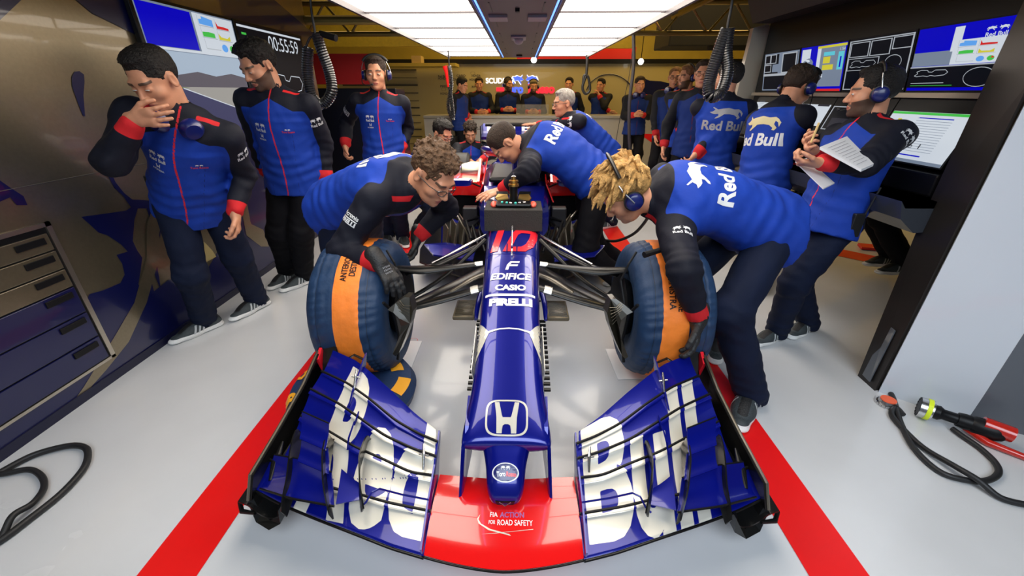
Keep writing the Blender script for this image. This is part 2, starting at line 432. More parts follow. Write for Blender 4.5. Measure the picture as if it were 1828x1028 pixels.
def graphs(sc, a, b, w_, h_):
    sc.rect(a, b, a + w_, b + h_, E_white)
    sc.poly(cv([(.12, .74), (.12, .86), (.20, .88), (.20, .95), (.46, .90), (.46, .72)], a, b, w_, h_), E_lb)
    sc.poly(cv([(.54, .70), (.54, .90), (.58, .78), (.72, .78), (.86, .76), (.86, .70)], a, b, w_, h_), E_red)
    sc.poly(cv([(.14, .42), (.14, .54), (.30, .56), (.44, .54), (.44, .42)], a, b, w_, h_), E_grn)
    sc.poly(cv([(.54, .40), (.54, .58), (.60, .48), (.76, .46), (.84, .54), (.84, .40)], a, b, w_, h_), E_yel)
    for g in ((.10, .70), (.52, .68), (.12, .40), (.52, .38), (.14, .10)): sc.line(cv([(g[0], g[1] + .28), g, (g[0] + .36, g[1])], a, b, w_, h_), E_line, .003)
    sc.poly(cv([(.62 + .08 * cos(t * pi / 6), .17 + .11 * sin(t * pi / 6)) for t in range(12)], a, b, w_, h_), E_lb)
    sc.poly(cv([(.82 + .07 * cos(t * pi / 6), .17 + .10 * sin(t * pi / 6)) for t in range(12)], a, b, w_, h_), E_grn)
    sc.poly(cv([(.82, .17), (.89, .19), (.84, .26)], a, b, w_, h_), E_red)
MX = -2.25
tvs = empty('wall_monitor', (MX, 3.3, 1.2), 'large wall screen showing telemetry graphs above a track camera view', 'monitor')
MB().bx((LX + .008, 2.84, 1.17), (MX, 3.80, 2.03), bev=.004).build('casing', M_black, tvs)
sc = Screen((MX, 2.865, 1.20), (0, .93, 0), (0, 0, .81), tvs)
sc.rect(0, 0, 1, 1, E_grey)
sc.rect(.01, .70, .50, .985, E_blue)
graphs(sc, .52, .695, .47, .295)
sc.rect(.005, .675, .995, .695, E_white)
sc.rect(.01, .04, .99, .67, E_sky)
sc.poly([(.01, .42), (.2, .50), (.4, .53), (.6, .50), (.8, .53), (.99, .50), (.99, .40), (.01, .40)], E_trees)
sc.rect(.01, .30, .99, .41, E_gravel)
sc.poly([(.01, .04), (.99, .04), (.99, .36), (.01, .42)], E_grass)
sc.poly([(.20, .40), (.99, .14), (.99, .36), (.4, .41)], E_gravel)
sc.poly([(.12, .40), (.20, .40), (.99, .16), (.99, .04), (.46, .04)], E_road)
sc.line([(.12, .40), (.46, .04)], E_white, .006); sc.line([(.20, .40), (.99, .16)], E_white, .004)
sc.rect(.01, .0, .99, .04, E_blue)
sc.done()
tv2 = empty('wall_monitor', (MX, 4.3, 1.2), 'large dark wall screen with session clock and track map behind the bearded man', 'monitor')
MB().bx((LX + .008, 3.82, 1.17), (MX, 4.95, 2.03), bev=.004).build('casing', M_black, tv2)
sc = Screen((MX, 3.845, 1.20), (0, 1.08, 0), (0, 0, .81), tv2)
sc.rect(0, 0, 1, 1, E_black); sc.rect(0, .965, .98, .985, E_white); sc.text('00:55:59', .40, .80, .50, .14, E_white, -.0)
sc.rect(.04, .90, .10, .92, E_grn); sc.line(cv(TRACK, .3, .3, .6, .3), E_white, .004, closed=True); sc.rect(0, .0, .98, .025, E_blue)
sc.done()

# back wall, counter, logo ---------------------------------------------------
BY = 10.6
wb = struct(MB().bx((-4.2, BY, 0), (5.2, BY + .1, 2.08)).build('wall_back', M_cream))
struct(MB().bx((-6, 13.0, 0), (6, 13.1, 4.6)).build('wall_rear', M_wallw))
struct(MB().bx((-6.1, -4, 0), (-6, 13, 4.6)).build('wall_far_left', M_wallw))
struct(MB().bx((6, -4, 0), (6.1, 13, 4.6)).build('wall_right', M_wallw))
struct(MB().bx((-6, -4, 4.5), (6, 13, 4.6)).build('ceiling', M_dark))
for nm, xa, xb, ya in (('trim_4', -4.2, 5.2, BY - .03),):
    struct(MB().bx((xa, ya - .02, 2.08), (xb, ya + .06, 2.17)).build(nm, M_black))
M_lit = mat('lit_white_sign', (.9, .9, .9), .4, emit=(.9, .9, 1), estr=1.2); M_litr = mat('lit_red_sign', (.7, .02, .03), .4, emit=(1, .02, .05), estr=1.0)
M_litb = mat('lit_blue_sign', (.05, .1, .7), .4, emit=(.06, .12, .9), estr=1.3)
sg = empty('wall_logo_sign', (0, BY, 1.7), 'glowing team logo sign with two blue bulls on the back wall', 'sign')
def onback(name, rec, px0, px1, m, d=.02, parent=sg):
    a = at(px0[0], px0[1], BY - d); b = at(px1[0], px1[1], BY - d); c = (a + b) / 2
    return decal(name, rec, None, c, (1, 0, 0), (0, 0, 1), abs(b[0] - a[0]), abs(b[2] - a[2]), m, parent, off=0)
onback('lettering', text_mesh('SCUDERIA', .03), (867, 139), (921, 149), M_lit)
onback('bulls', R_BULLS, (914, 133), (959, 150), M_litb)
onback('bull_outline', R_BULLS, (912, 131), (961, 152), M_lit, .012)
onback('lettering', text_mesh('Toro', .05), (897, 150), (934, 167), M_litb)
onback('lettering', text_mesh('Rosso', .05), (943, 150), (990, 167), M_litr)
onback('stripe', R_BOX, (886, 156), (900, 163), M_litr)
M_pr = mat('grey_sponsor_print', (.06, .055, .05), .5)
sp = empty('sponsor_print', (-1.8, BY, 1.6), 'grey printed sponsor marks in rows on the back wall', 'sign')
for (x, y, t) in ((782, 134, 'Red Bull'), (782, 138, 'HONDA'), (808, 140, 'CASIO'), (838, 140, 'HONDA'), (815, 133, 'CASIO'), (842, 133, 'HONDA'), (842, 152, 'acronis'), (786, 152, 'PIRELLI'), (786, 165, 'HONDA')):
    onback('print', text_mesh(t, .02), (x, y), (x + 16, y + 4), M_pr, .004, sp)
for (x, y, t) in ((840, 128, 0), (788, 157, 0)): onback('print', R_HONDA_RING, (x, y), (x + 8, y + 5), M_pr, .004, sp)
# blue bull painted on the right part of the back wall
pb = empty('wall_bull_graphic', (2.6, BY, 1.4), 'dark blue bull painting on the cream back wall right of the logo', 'wall graphic')
def back_poly(name, pts, m, d=.005):
    P = [at(x, y, BY - d) for x, y in pts]; rec = poly_mesh([(p[0], p[2]) for p in P])
    return arr_mesh(name, [(a, BY - d, b) for a, b in rec[0]], rec[1], m, pb, False)
back_poly('painted_body', [(1140, 142), (1150, 140), (1160, 144), (1180, 145), (1200, 150), (1260, 155), (1330, 160), (1330, 230), (1230, 240), (1200, 200), (1185, 180), (1172, 178), (1150, 178), (1138, 170)], M_navy)
MB().tube([at(1078 + 42 * cos(t) + 10, 170 - 38 * sin(t), BY - .01) for t in np.linspace(.4, 2.9, 16)], .012, 6).build('painted_tail', M_navy, pb)
MB().tube([at(x, y, BY - .008) for x, y in ((1165, 182), (1163, 190), (1170, 192), (1177, 184), (1172, 180))], .018, 6).build('painted_horn', M_white, pb)
# left part: slatted panels
sl = MB()
for i in range(11): z = .35 + i * .16; sl.bx((-4.1, BY - .03, z), (-2.35, BY - .01, z + .012 + .01 * (i % 3)))
sl.build('louvre_strips', mat('dark_louvre', (.05, .05, .04), .4), wb)
# low front cupboards / counter
ct = empty('counter', (0, 9.2, 0), 'long beige counter across the back of the garage', 'counter')
MB().bx((-1.95, 9.1, 0), (2.3, 9.25, 1.02)).build('front_panel', M_counter, ct)
MB().bx((-1.95, 9.05, 1.02), (2.3, 9.65, 1.07), bev=.006).build('worktop', mat('counter_top', (.34, .33, .31), .3, coat=.4), ct)
cf = MB()
for x in (-1.4, -.95, .4, .95, 1.5): cf.bx((x, 9.09, .1), (x + .012, 9.1, .95))
cf.bx((-.95, 9.09, .80), (.9, 9.1, .81)).bx((-.95, 9.09, .2), (.9, 9.1, .21)); cf.build('door_joint', M_black, ct)
pw = empty('partition', (3.6, 8.4, 0), 'low cream partition with red band on the right beside the counter', 'partition')
MB().prism([(2.32, 9.1, 0), (2.32, 9.1, 1.04), (5.9, 9.1, 1.04), (5.9, 9.1, 0)], (0, .08, 0)).build('panel', M_counter, pw)
MB().prism([(2.5, 9.095, .72), (5.9, 9.095, .72), (5.9, 9.095, .42), (3.0, 9.095, .42)], (0, .004, 0)).build('red_band', M_red, pw)
# truss behind the light gantry ------------------------------------------------
def truss(name, y, z, x0, x1, label):
    t = MB()
    for zz in (z, z + .32):
        t.tube([(x0, y, zz), (x1, y, zz)], .03, 8)
    n = int((x1 - x0) / .55)
    for i in range(n):
        a = x0 + i * .55; t.tube([(a, y, z), (a + .27, y, z + .32)], .014, 6); t.tube([(a + .27, y, z + .32), (a + .55, y, z)], .014, 6)
    return tag(t.build(name, mat('warm_truss', (.30, .22, .07), .35, metal=.8)), label, 'truss')
truss('ceiling_truss', 6.0, 2.16, -3.2, -1.25, 'metal lattice truss above the left side behind the wall screens')
truss('ceiling_truss', 6.0, 2.16, 1.25, 3.4, 'metal lattice truss above the right side before the engineering console')
tag(MB().tube([(-3.2, 5.2, 2.2), (-1.2, 5.2, 2.2)], .045, 10).build('roof_pipe', mat('warm_truss', (0, 0, 0))), 'thick ceiling pipe above the bearded man', 'pipe')
# dark cabinets with red fascia, left background with number 10
rk = empty('equipment_rack', (-2.2, 6.6, 0), 'dark equipment rack with red top panel and number ten on the left', 'rack')
MB().bx((-3.1, 6.5, 0), (-1.75, 7.0, 1.55), bev=.01).build('cabinet', mat('rack_black', (.006, .007, .016), .35, coat=.4), rk)
MB().bx((-3.3, 6.48, 1.60), (-2.0, 6.6, 1.98)).build('top_panel', mat('rack_red', (.55, .015, .015), .5), rk)
decal('number', text_mesh('10', .03, .3), None, (-2.02, 6.49, 1.40), (1, 0, 0), (0, 0, 1), .26, .17, mat('number_red', (.6, .03, .02), .5), rk, off=.004)
tl = tag(MB().bx((-1.62, 8.3, 0), (-1.2, 8.7, .72), bev=.01).bx((-1.62, 8.29, .40), (-1.2, 8.3, .48), mi=1).build('tool_trolley', [M_black, M_red]), 'black trolley with a red strip behind the tall man', 'trolley')
for i, (x0, x1, z0, z1) in enumerate(((-4.3, -3.5, 2.55, 2.9), (-3.1, -2.3, 2.6, 2.9))):
    pass
# things hanging under the roof at the back
tag(MB().bx((-.05, 10.58, 2.171), (2.6, 10.62, 2.40)).build('red_banner', mat('rack_red', (0, 0, 0))), 'red banner strip under the ceiling behind the light gantry', 'banner')
tag(MB().bx((2.6, 8.3, 2.22), (5.6, 9.2, 2.9), bev=.02).build('air_duct', M_dark), 'dark boxy duct under the ceiling on the right', 'duct')
tag(MB().bx((3.3, 8.3, 2.16), (5.6, 8.36, 2.22)).build('light_bar', M_black), 'slim black bar under the dark ceiling duct', 'bar')
for x, y, lab in ((953, 107, 'round white lamp above the back wall logo'), (1144, 110, 'round white lamp on the right above the back wall')):
    p = at(x, y, 9.9); t = empty('globe_lamp', p, lab, 'lamp'); MB().ball(p, .06).build('globe', mat('lamp_glow', (1, 1, 1), .5, emit=(1, 1, .95), estr=5), t, smooth=True); MB().tube([p + V(0, 0, .05), V(p[0], p[1], 4.5)], .008, 6).build('drop_rod', M_black, t)
tag(MB().bx((-3.9, 9.2, 2.3), (-1.2, 9.3, 3.6)).bx((1.4, 9.6, 2.3), (2.3, 9.7, 3.4)).build('roof_beam', M_yel), 'yellow roof beams behind the light gantry', 'beam')

# light gantry ---------------------------------------------------------------------
GZ = 2.02
ga = empty('light_gantry', (0, 4.5, GZ), 'overhead lighting gantry with two rows of glowing white panels above the car', 'light fixture')
M_glow = mat('glowing_panel', (1, 1, 1), .5, emit=(1.0, .91, .78), estr=6)
M_bled = mat('blue_led', (.1, .2, 1), .5, emit=(.10, .25, 1), estr=3)
M_gf = mat('gantry_frame', (.10, .09, .10), .4, metal=.3)
ys = list(np.linspace(1.15, 7.66, 9))
for sx in (-1, 1):
    x0, x1 = (.30, 1.10) if sx > 0 else (-1.12, -.27)
    for a, b in zip(ys, ys[1:]):
        MB().bx((x0 + .01, a + .012, GZ + .015), (x1 - .01, b - .012, GZ + .03)).build('light_panel', M_glow, ga)
    fr = MB().bx((x0 - .02, ys[0] - .02, GZ + .031), (x1 + .02, ys[-1] + .02, GZ + .10))
    for y in ys: fr.bx((x0, y - .010, GZ + .004), (x1, y + .010, GZ + .031))
    for x in (x0, x1): fr.bx((x - .012, ys[0], GZ - .02), (x + .012, ys[-1], GZ + .05))
    fr.build('frame', M_gf, ga)
    xl = .272 if sx > 0 else -.245
    MB().bx((xl - .006, 1.15, GZ - .012), (xl + .006, 7.6, GZ - .004)).build('led_strip', M_bled, ga)
MB().bx((-.262, 1.15, GZ - .01), (.288, 7.66, GZ + .1)).build('spine', mat('gantry_spine', (.10, .08, .075), .45), ga)
for y in np.arange(1.6, 7.6, .75):
    for xa in (-.17, .185): MB().bx((xa, y, GZ - .014), (xa + .01, y + .35, GZ - .0095)).build('slot', mat('slot_dark', (.03, .03, .03), .4), ga)
for xa in (-.20, .09): MB().bx((xa, 3.55, GZ - .03), (xa + .14, 3.75, GZ - .009), bev=.004).build('socket_box', mat('light_plastic', (.30, .29, .30), .4), ga)
dmx = MB(); dmx.bx((-.06, 4.75, GZ - .03), (.09, 5.05, GZ - .009), bev=.006); dmx.ball((.015, 4.86, GZ - .04), (.05, .05, .045), 16); dmx.build('camera_dome', mat('light_plastic', (0, 0, 0)), ga, smooth=True)
MB().bx((-.03, 7.1, GZ - .03), (.06, 7.4, GZ - .009), bev=.004).build('rear_box', M_black, ga)
MB().bx((0, 3.3, GZ - .03), (.03, 3.36, GZ - .009)).build('sensor', M_black, ga)

# right side: engineering console ------------------------------------------------
co = empty('engineering_console', (2.3, 3.0, 0), 'tall grey engineering console housing a bank of screens on the right', 'console')
# near end panel, angled, slightly leaning
a0, a1 = V(2.036, 1.843, 0), V(2.305, 1.625, 0)
b0, b1 = V(2.085, 1.86, 1.55), V(2.36, 1.625, 1.55)
c0, c1 = V(2.085, 1.86, 2.4), V(2.36, 1.625, 2.4)
nb = nrm(np.cross(a1 - a0, V(0, 0, 1))); nb = nb if nb[1] > 0 else -nb
MB().add([a0, a1, b1, b0, c1, c0] + [p + nb * .02 for p in (a0, a1, b1, b0, c1, c0)],
         [(0, 1, 2, 3), (3, 2, 4, 5), (6, 9, 8, 7), (9, 11, 10, 8), (0, 6, 7, 1), (1, 7, 8, 2), (2, 8, 10, 4), (0, 3, 9, 6), (3, 5, 11, 9), (4, 10, 11, 5)]).build('end_panel', M_whitee, co)
a2 = V(2.90, 1.35, 0); MB().add([a1 + V(.002, 0, 0), a2, a2 + V(0, 0, 2.4), c1 + V(.002, 0, 0)] + [p + V(.02, .03, 0) for p in (a1, a2, a2 + V(0, 0, 2.4), c1)],
    [(0, 1, 2, 3), (7, 6, 5, 4), (0, 4, 5, 1), (1, 5, 6, 2), (2, 6, 7, 3), (3, 7, 4, 0)]).build('side_panel', M_grey, co)
M_band = mat('dark_bronze_band', (.035, .03, .028), .30, metal=.5)
bd = MB().prism([a0 + V(-.012, .012, .0), b0 + V(-.012, .012, 0), c0 + V(-.012, .012, 0), (2.15, 2.10, 2.4), (2.15, 2.10, 1.2), (2.07, 2.06, .92), (2.03, 1.99, 0)], (.04, .01, 0)).build('edge_band', M_band, co)
MB().prism([(2.02, 1.895, .03), (2.035, 1.90, .36), (2.058, 1.97, .36), (2.03, 1.96, .03)], (-.006, 0, 0)).build('edge_slot', mat('slot_grey', (.10, .11, .13), .3, coat=.6), co)
MXR = 2.2
MB().bx((2.26, 2.1, .95), (2.5, 4.35, 2.06)).build('housing', M_black, co)
MB().prism([(2.10, 1.98, 2.05), (2.10, 4.35, 2.05), (1.95, 4.35, 2.35), (1.95, 1.98, 2.35)], (.5, 0, 0)).build('canopy', mat('canopy_grey', (.028, .020, .020), .45, spec=.3), co)
MB().bx((1.935, 1.6, 2.33), (1.97, 6.2, 2.36)).build('canopy_edge', mat('warm_truss', (0, 0, 0)), co)
MB().prism([(1.95, 1.5, 2.37), (1.95, 6.0, 2.37), (3.4, 6.0, 2.9), (3.4, 1.5, 2.9)], (0, 0, .04)).build('canopy_roof', mat('gold_roof', (.16, .12, .03), .22, metal=.8), co)
# far end: light column seen beyond the last screens
fc = [V(2.16, 4.36, 0), V(2.16, 4.36, 1.45), V(2.24, 4.36, 1.95), V(2.22, 4.36, 2.3)]
P_ = [at(1388, 45, 4.36), at(1452, 60, 4.36), at(1404, 280, 4.36), at(1330, 320, 4.36)]
MB().prism([at(1345, 50, 4.4), at(1372, 42, 4.4), at(1390, 85, 4.4), at(1345, 260, 4.4), at(1318, 330, 4.4), at(1290, 320, 4.4), at(1312, 180, 4.4), at(1338, 80, 4.4)], (0, .06, 0)).build('far_end_panel', mat('warm_silver', (.66, .60, .48), .35, metal=.2, coat=.4), co)
# desk
dk = MB().prism([(1.93, 2.02, .985), (2.26, 2.02, .985), (2.26, 2.02, 1.02), (1.90, 2.02, 1.02)], (0, 2.3, 0))
dk.prism([(1.90, 2.02, 1.02), (2.26, 2.02, 1.02), (2.26, 2.02, .88), (2.02, 2.02, .86), (1.93, 2.02, .93)], (0, 2.3, 0))
dk.build('desk', mat('desk_grey', (.035, .04, .05), .32, coat=.4), co)
MB().bx((2.10, 2.10, 1.02), (2.26, 4.3, 1.13), bev=.01).build('desk_riser', M_black, co)
M_led = mat('red_digits', (.4, 0, 0), .4, emit=(1, .02, .02), estr=2.5)
for yy in (2.45, 2.52, 2.62):
    MB().bx((2.098, yy, 1.065), (2.1, yy + .05, 1.075)).bx((2.098, yy, 1.09), (2.1, yy + .05, 1.10)).build('red_readout', M_led, co)
def monitor(y0, y1, z0, z1, x0, x1, fn, label):
    """screen facing -X between Y y0(near) and y1(far); bottom at x0, top at x1"""
    e = empty('monitor', ((x0 + x1) / 2, (y0 + y1) / 2, z0), label, 'monitor', 'screens of the engineering console')
    g = .008
    MB().add([(x0, y0, z0), (x0, y1, z0), (x1, y1, z1), (x1, y0, z1), (x0 + .03, y0, z0), (x0 + .03, y1, z0), (x1 + .03, y1, z1), (x1 + .03, y0, z1)],
             [(0, 1, 2, 3), (4, 7, 6, 5), (0, 4, 5, 1), (2, 6, 7, 3), (1, 5, 6, 2), (0, 3, 7, 4)]).build('casing', M_black, e)
    s = Screen((x0, y1 - g, z0 + g), (0, -(y1 - y0 - 2 * g), 0), (x1 - x0, 0, z1 - z0 - 2 * g), e)
    fn(s); s.done(); return e
def m_black_windows(s):
    s.rect(0, 0, 1, 1, E_black); s.frame(0, .02, 1, .98, E_grey, .03); s.rect(.0, .40, 1, .46, E_line)
    s.frame(.02, .72, .2, .95, E_line, .02); s.frame(.2, .72, .38, .95, E_line, .02); s.frame(.02, .5, .24, .7, E_line, .02); s.rect(.28, .5, .46, .7, E_grey); s.rect(.46, .46, .56, .98, E_grey); s.frame(.56, .46, .97, .95, E_line, .03)
def m_bull(s):
    s.rect(0, 0, 1, 1, E_blue); s.rect(.03, .60, .24, .95, E_white); s.rec((R_BULL[0][:, ::-1] * [1, 1], R_BULL[1], R_BULL[2], 1), .08, .1, .28, .65, E_grey)
    s.rect(.40, .12, .5, .96, E_white); s.rect(.48, .10, .98, .93, E_grey); s.rect(.40, .93, 1, .98, E_yel); s.rect(.55, .76, .78, .84, E_cyan)
    s.rect(.55, .60, .70, .74, E_yel); s.rect(.55, .46, .78, .57, E_yel); s.rect(.86, .45, .97, .82, E_cyan); s.rect(.90, .5, .93, .72, E_blue); s.text('1.54', .88, .84, .1, .06, E_white)
    s.rect(.05, .0, 1, .05, E_red); s.rect(.5, .3, .58, .4, E_white)
def m_circuit(s):
    s.rect(0, 0, 1, 1, E_black); s.frame(0, .02, 1, .98, E_line, .02); s.frame(.03, .66, .36, .94, E_line, .015); s.frame(.38, .66, .70, .94, E_line, .015); s.frame(.72, .74, 1, .95, E_line, .015)
    s.frame(.03, .40, .56, .64, E_line, .012); s.line(cv(TRACK, .05, .42, .5, .2), E_line, .005, closed=True)
    s.line([(.78 + .12 * cos(t * pi / 10), .52 + .12 * sin(t * pi / 10)) for t in range(20)], E_line, .006, closed=True)
def m_data(s):
    s.rect(0, 0, 1, 1, E_blue); s.rect(0, .40, .56, .62, E_grey); s.rect(.42, .6, .52, .96, E_white); graphs(s, .45, .40, .5, .36)
    s.rec(R_BULLS, .75, .84, .2, .07, E_white); s.text('Red Bull', .75, .76, .2, .06, E_white, .02)
    s.rect(0, .05, 1, .38, E_black); s.line([(0, .385), (1, .385)], E_line, .01); s.line(cv(TRACK, .05, .2, .45, .16), E_line, .005, closed=True)
    s.line([(.80 + .15 * cos(t * pi / 12), .20 + .14 * sin(t * pi / 12)) for t in range(24)], E_line, .005, closed=True)
    s.rect(.05, .12, .45, .13, E_line); s.rect(.05, .08, .55, .088, E_grn)
def m_white(s):
    s.rect(0, 0, 1, 1, E_black); s.rect(.0, .40, .98, .98, E_white); s.line(cv(TRACK, .3, .55, .3, .25), E_grey, .006, closed=True); s.rect(.7, .82, .95, .86, E_dk)
    for i in range(8): s.rect(.1, .52 + i * .05, .25 + .02 * (i % 3), .528 + i * .05, E_grey)
    s.rect(.0, .0, .98, .38, E_black); s.rect(.1, .2, .6, .21, E_line); s.rect(.55, .02, .58, .3, E_white)
def m_tables(s):
    s.rect(0, 0, 1, 1, E_black); s.rect(0, .86, 1, .98, E_white); s.frame(.0, .35, .5, .84, E_line, .02); s.rect(.1, .4, .5, .6, E_dk)
    for i in range(6): s.rect(.55, .25 + i * .1, .9, .30 + i * .1, E_white); s.rect(.58, .26 + i * .1, .65, .27 + i * .1, E_dk)
def m_sheet(s):
    s.rect(0, 0, 1, 1, E_white); s.rect(0, .93, 1, .97, E_dk); s.rect(0, .76, 1, .80, E_grn); s.rect(0, 0, 1, .05, E_grey)
    for i in range(14): s.rect(.38, .18 + i * .04, .80, .186 + i * .04, E_grey)
    s.rect(.14, .24, .19, .40, E_pur); s.rect(.14, .40, .19, .54, E_red); s.rect(.14, .54, .19, .68, E_yel)
    s.text('Page 1', .30, .20, .34, .10, E_dk, -.0); s.rect(.38, .10, .72, .12, E_blue); s.rect(.4, .70, .8, .715, E_blue); s.rect(.02, .05, .3, .06, E_red)
yy = [2.13, 2.645, 3.16, 3.675, 4.19]
up = [m_data, m_circuit, m_bull, m_black_windows]
ul = ['upper monitor nearest the camera, with graphs and a bull logo on blue', 'black upper monitor with circuit outline, second from the camera', 'blue upper monitor with bull and yellow data boxes', 'farthest upper monitor with small black windows']
ll = ['lower monitor showing a white spreadsheet marked Page 1', 'lower monitor with data tables behind the notepad man', 'lower monitor with a pale schematic diagram', 'farthest lower monitor, partly hidden by the stooping man']
lw = [m_sheet, m_tables, m_white, m_white]
for i in range(4):
    monitor(yy[i] + .004, yy[i + 1] - .004, 1.50, 1.81, 2.235, 2.19, up[i], ul[i])
    monitor(yy[i] + .004, yy[i + 1] - .004, 1.15, 1.47, 2.13, 2.23, lw[i], ll[i])
MB().bx((2.205, 2.1, 1.472), (2.26, 4.3, 1.497)).build('monitor_rail', M_alu, co)
# ================================================================== THE RACING CAR
C_BLUE = (.002, .006, .21)
M_blue = mat('royal_blue_paint', C_BLUE, .28, metal=.35, coat=.9, spec=.3)
M_cb = mat('carbon_fibre', (.006, .006, .006), .30, coat=.12, spec=.22, bump=.05, bscale=400)
M_credp = mat('bright_red_paint', (.78, .010, .010), .22, coat=1.)
M_creamp = mat('cream_silver_paint', (.72, .68, .58), .25, metal=.25, coat=1.)
M_wht = mat('white_decal', (.80, .80, .78), .3, coat=.5)
M_redd = mat('red_decal', (.80, .015, .03), .3, coat=.5)
M_gold = mat('gold_metal', (.75, .48, .14), .3, metal=1.)
M_steel = mat('steel', (.6, .6, .6), .25, metal=1.)
M_tan = mat('satin_carbon', (.10, .085, .06), .32, metal=.5, coat=.5)
car = empty('racing_car', (0, 1.96, .12), 'blue and red open-wheel racing car with number ten, nose towards the camera', 'racing car')
def loft(name, secs, m, parent, n=32, smooth=True, cap=True):
    """secs: (Y, zbot, ztop, half width top, half width bottom, power)"""
    vs = []
    for (Y_, zb, zt, wt, wb_, pw_) in secs:
        for j in range(n):
            a = 2 * pi * j / n + pi / n; c, s_ = cos(a), sin(a)
            u = math.copysign(abs(c) ** (2 / pw_), c); v = math.copysign(abs(s_) ** (2 / pw_), s_)
            t = (v + 1) / 2; hw = wb_ + (wt - wb_) * t
            vs.append((u * hw, Y_, zb + (zt - zb) * t))
    k = len(secs); fs = []
    for i in range(k - 1):
        for j in range(n): fs.append((i * n + j, (i + 1) * n + j, (i + 1) * n + (j + 1) % n, i * n + (j + 1) % n))
    if cap: fs.append(tuple(range(n))); fs.append(tuple(range(k * n - 1, (k - 1) * n - 1, -1)))
    return MB().add(vs, fs).build(name, m, parent, smooth=smooth)
def dens(secs, k=4):
    out = []
    A = np.array(secs, float)
    for i in range(len(A) - 1):
        p0 = A[max(i - 1, 0)]; p1 = A[i]; p2 = A[i + 1]; p3 = A[min(i + 2, len(A) - 1)]
        for t in np.linspace(0, 1, k, endpoint=False):
            out.append(.5 * ((2 * p1) + (p2 - p0) * t + (2 * p0 - 5 * p1 + 4 * p2 - p3) * t * t + (3 * p1 - p0 - 3 * p2 + p3) * t ** 3) if k > 1 else p1)
    out.append(A[-1]); return [tuple(x) for x in out]
nose = loft('nose', dens([(1.085, .345, .362, .150, .150, 3.2), (1.095, .315, .378, .163, .160, 3.2), (1.13, .29, .398, .166, .160, 3.4), (1.2, .28, .43, .160, .152, 3.6), (1.3, .29, .472, .150, .140, 3.8),
    (1.45, .32, .533, .144, .132, 4), (1.6, .345, .585, .143, .130, 4.2), (1.8, .36, .643, .148, .135, 4.4), (2.0, .37, .682, .152, .142, 4.6), (2.12, .37, .695, .156, .148, 4.6)]), M_blue, car)
mono = loft('monocoque', dens([(2.124, .37, .696, .156, .148, 4.6), (2.3, .36, .708, .164, .156, 4.6), (2.5, .34, .72, .174, .168, 4.6), (2.75, .32, .735, .19, .185, 4.2), (3.0, .30, .76, .215, .21, 4), (3.15, .28, .77, .235, .23, 4)]), M_blue, car)
# thumb tip
tip = loft('nose_tip', dens([(.955, .222, .236, .030, .030, 2.4), (.962, .205, .258, .050, .046, 2.6), (.985, .195, .290, .066, .058, 2.6), (1.02, .195, .320, .073, .062, 2.7), (1.06, .20, .343, .080, .066, 2.8), (1.10, .22, .366, .094, .07, 3), (1.16, .26, .398, .12, .08, 3)]), M_blue, car)
MB().prism([(-.034, .953, .236), (.034, .953, .236), (.028, .957, .214), (-.028, .957, .214)], (0, .01, 0)).build('nose_inlet', M_cb, car)
MB().tube([(-.02, .951, .236), (0, .951, .216), (.02, .951, .236)], .0018, 6).build('inlet_trim', M_steel, car)
for sx in (-1, 1):
    py = MB().add([(sx * .160, 1.30, .40), (sx * .152, 1.14, .395), (sx * .160, 1.075, .355), (sx * .166, .985, .195), (sx * .160, 1.00, .19), (sx * .150, 1.26, .19)] +
                  [(sx * (.160 - .014), 1.30, .40), (sx * (.152 - .014), 1.14, .395), (sx * (.160 - .012), 1.085, .345), (sx * (.166 - .009), .99, .195), (sx * (.160 - .008), 1.01, .19), (sx * (.150 - .01), 1.26, .19)],
                  [(0, 1, 2, 3, 4, 5), (11, 10, 9, 8, 7, 6)] + [(i, (i + 1) % 6, (i + 1) % 6 + 6, i + 6) for i in range(6)])
    py.build('wing_pylon', M_blue, car)
    # silver flank patches, arc line
    pass
tn = Target([nose, mono, tip])
dn = (1, 0, 0); uy = (0, 1, .33)
def nd(name, rec, x, y, w_, h_, m, off=.0022, maxe=.02, bow=0):
    z = np.interp(y, [1.05, 1.2, 1.3, 1.45, 1.6, 1.8, 2.0, 2.3, 2.6], [.34, .43, .472, .533, .585, .643, .682, .708, .725])
    return decal(name, rec, tn, (x, y, z), dn, uy, w_, h_, m, car, off, maxe, cast=(0, .15, -1), bow=bow)
hz = 1.165
nd('emblem_ring', R_HONDA_RING, 0, hz, .158, .135, M_creamp); nd('emblem_letter', R_HONDA_H, 0, hz, .105, .115, M_creamp)
nd('badge_fill', poly_mesh([(.5 + .5 * cos(t), .5 + .5 * sin(t)) for t in np.linspace(0, 2 * pi, 32, endpoint=False)]), 0, 1.005, .088, .052, mat('badge_navy', (.01, .012, .12), .3, coat=.6), off=.0015)
nd('badge_ring', R_RING, 0, 1.005, .092, .055, M_wht); nd('badge_bulls', R_BULLS, 0, 1.018, .03, .014, M_wht, off=.003)
nd('badge_lettering', text_mesh('Toro', .04), -.015, 1.0, .03, .014, M_wht, off=.003); nd('badge_lettering', text_mesh('Rosso', .04), .020, 1.0, .034, .014, M_redd, off=.003)
nd('lettering', text_mesh('CASIO', .05), 0, 1.80, .15, .045, M_wht)
nd('lettering', text_mesh('EDIFICE', .035, .15), 0, 1.89, .205, .058, M_wht)
nd('logo', poly_mesh([(0, 0), (.12, .42), (.3, .62), (1, .62), (1.02, .75), (.32, .78), (.38, 1), (1.1, 1), (1.04, .84)][0:0] or [(.12, 0), (.22, .6), (.42, 1), (1, 1), (.96, .80), (.5, .80), (.40, .62), (.90, .62), (.86, .42), (.36, .42), (.30, 0)]), .002, 1.99, .085, .085, M_wht)
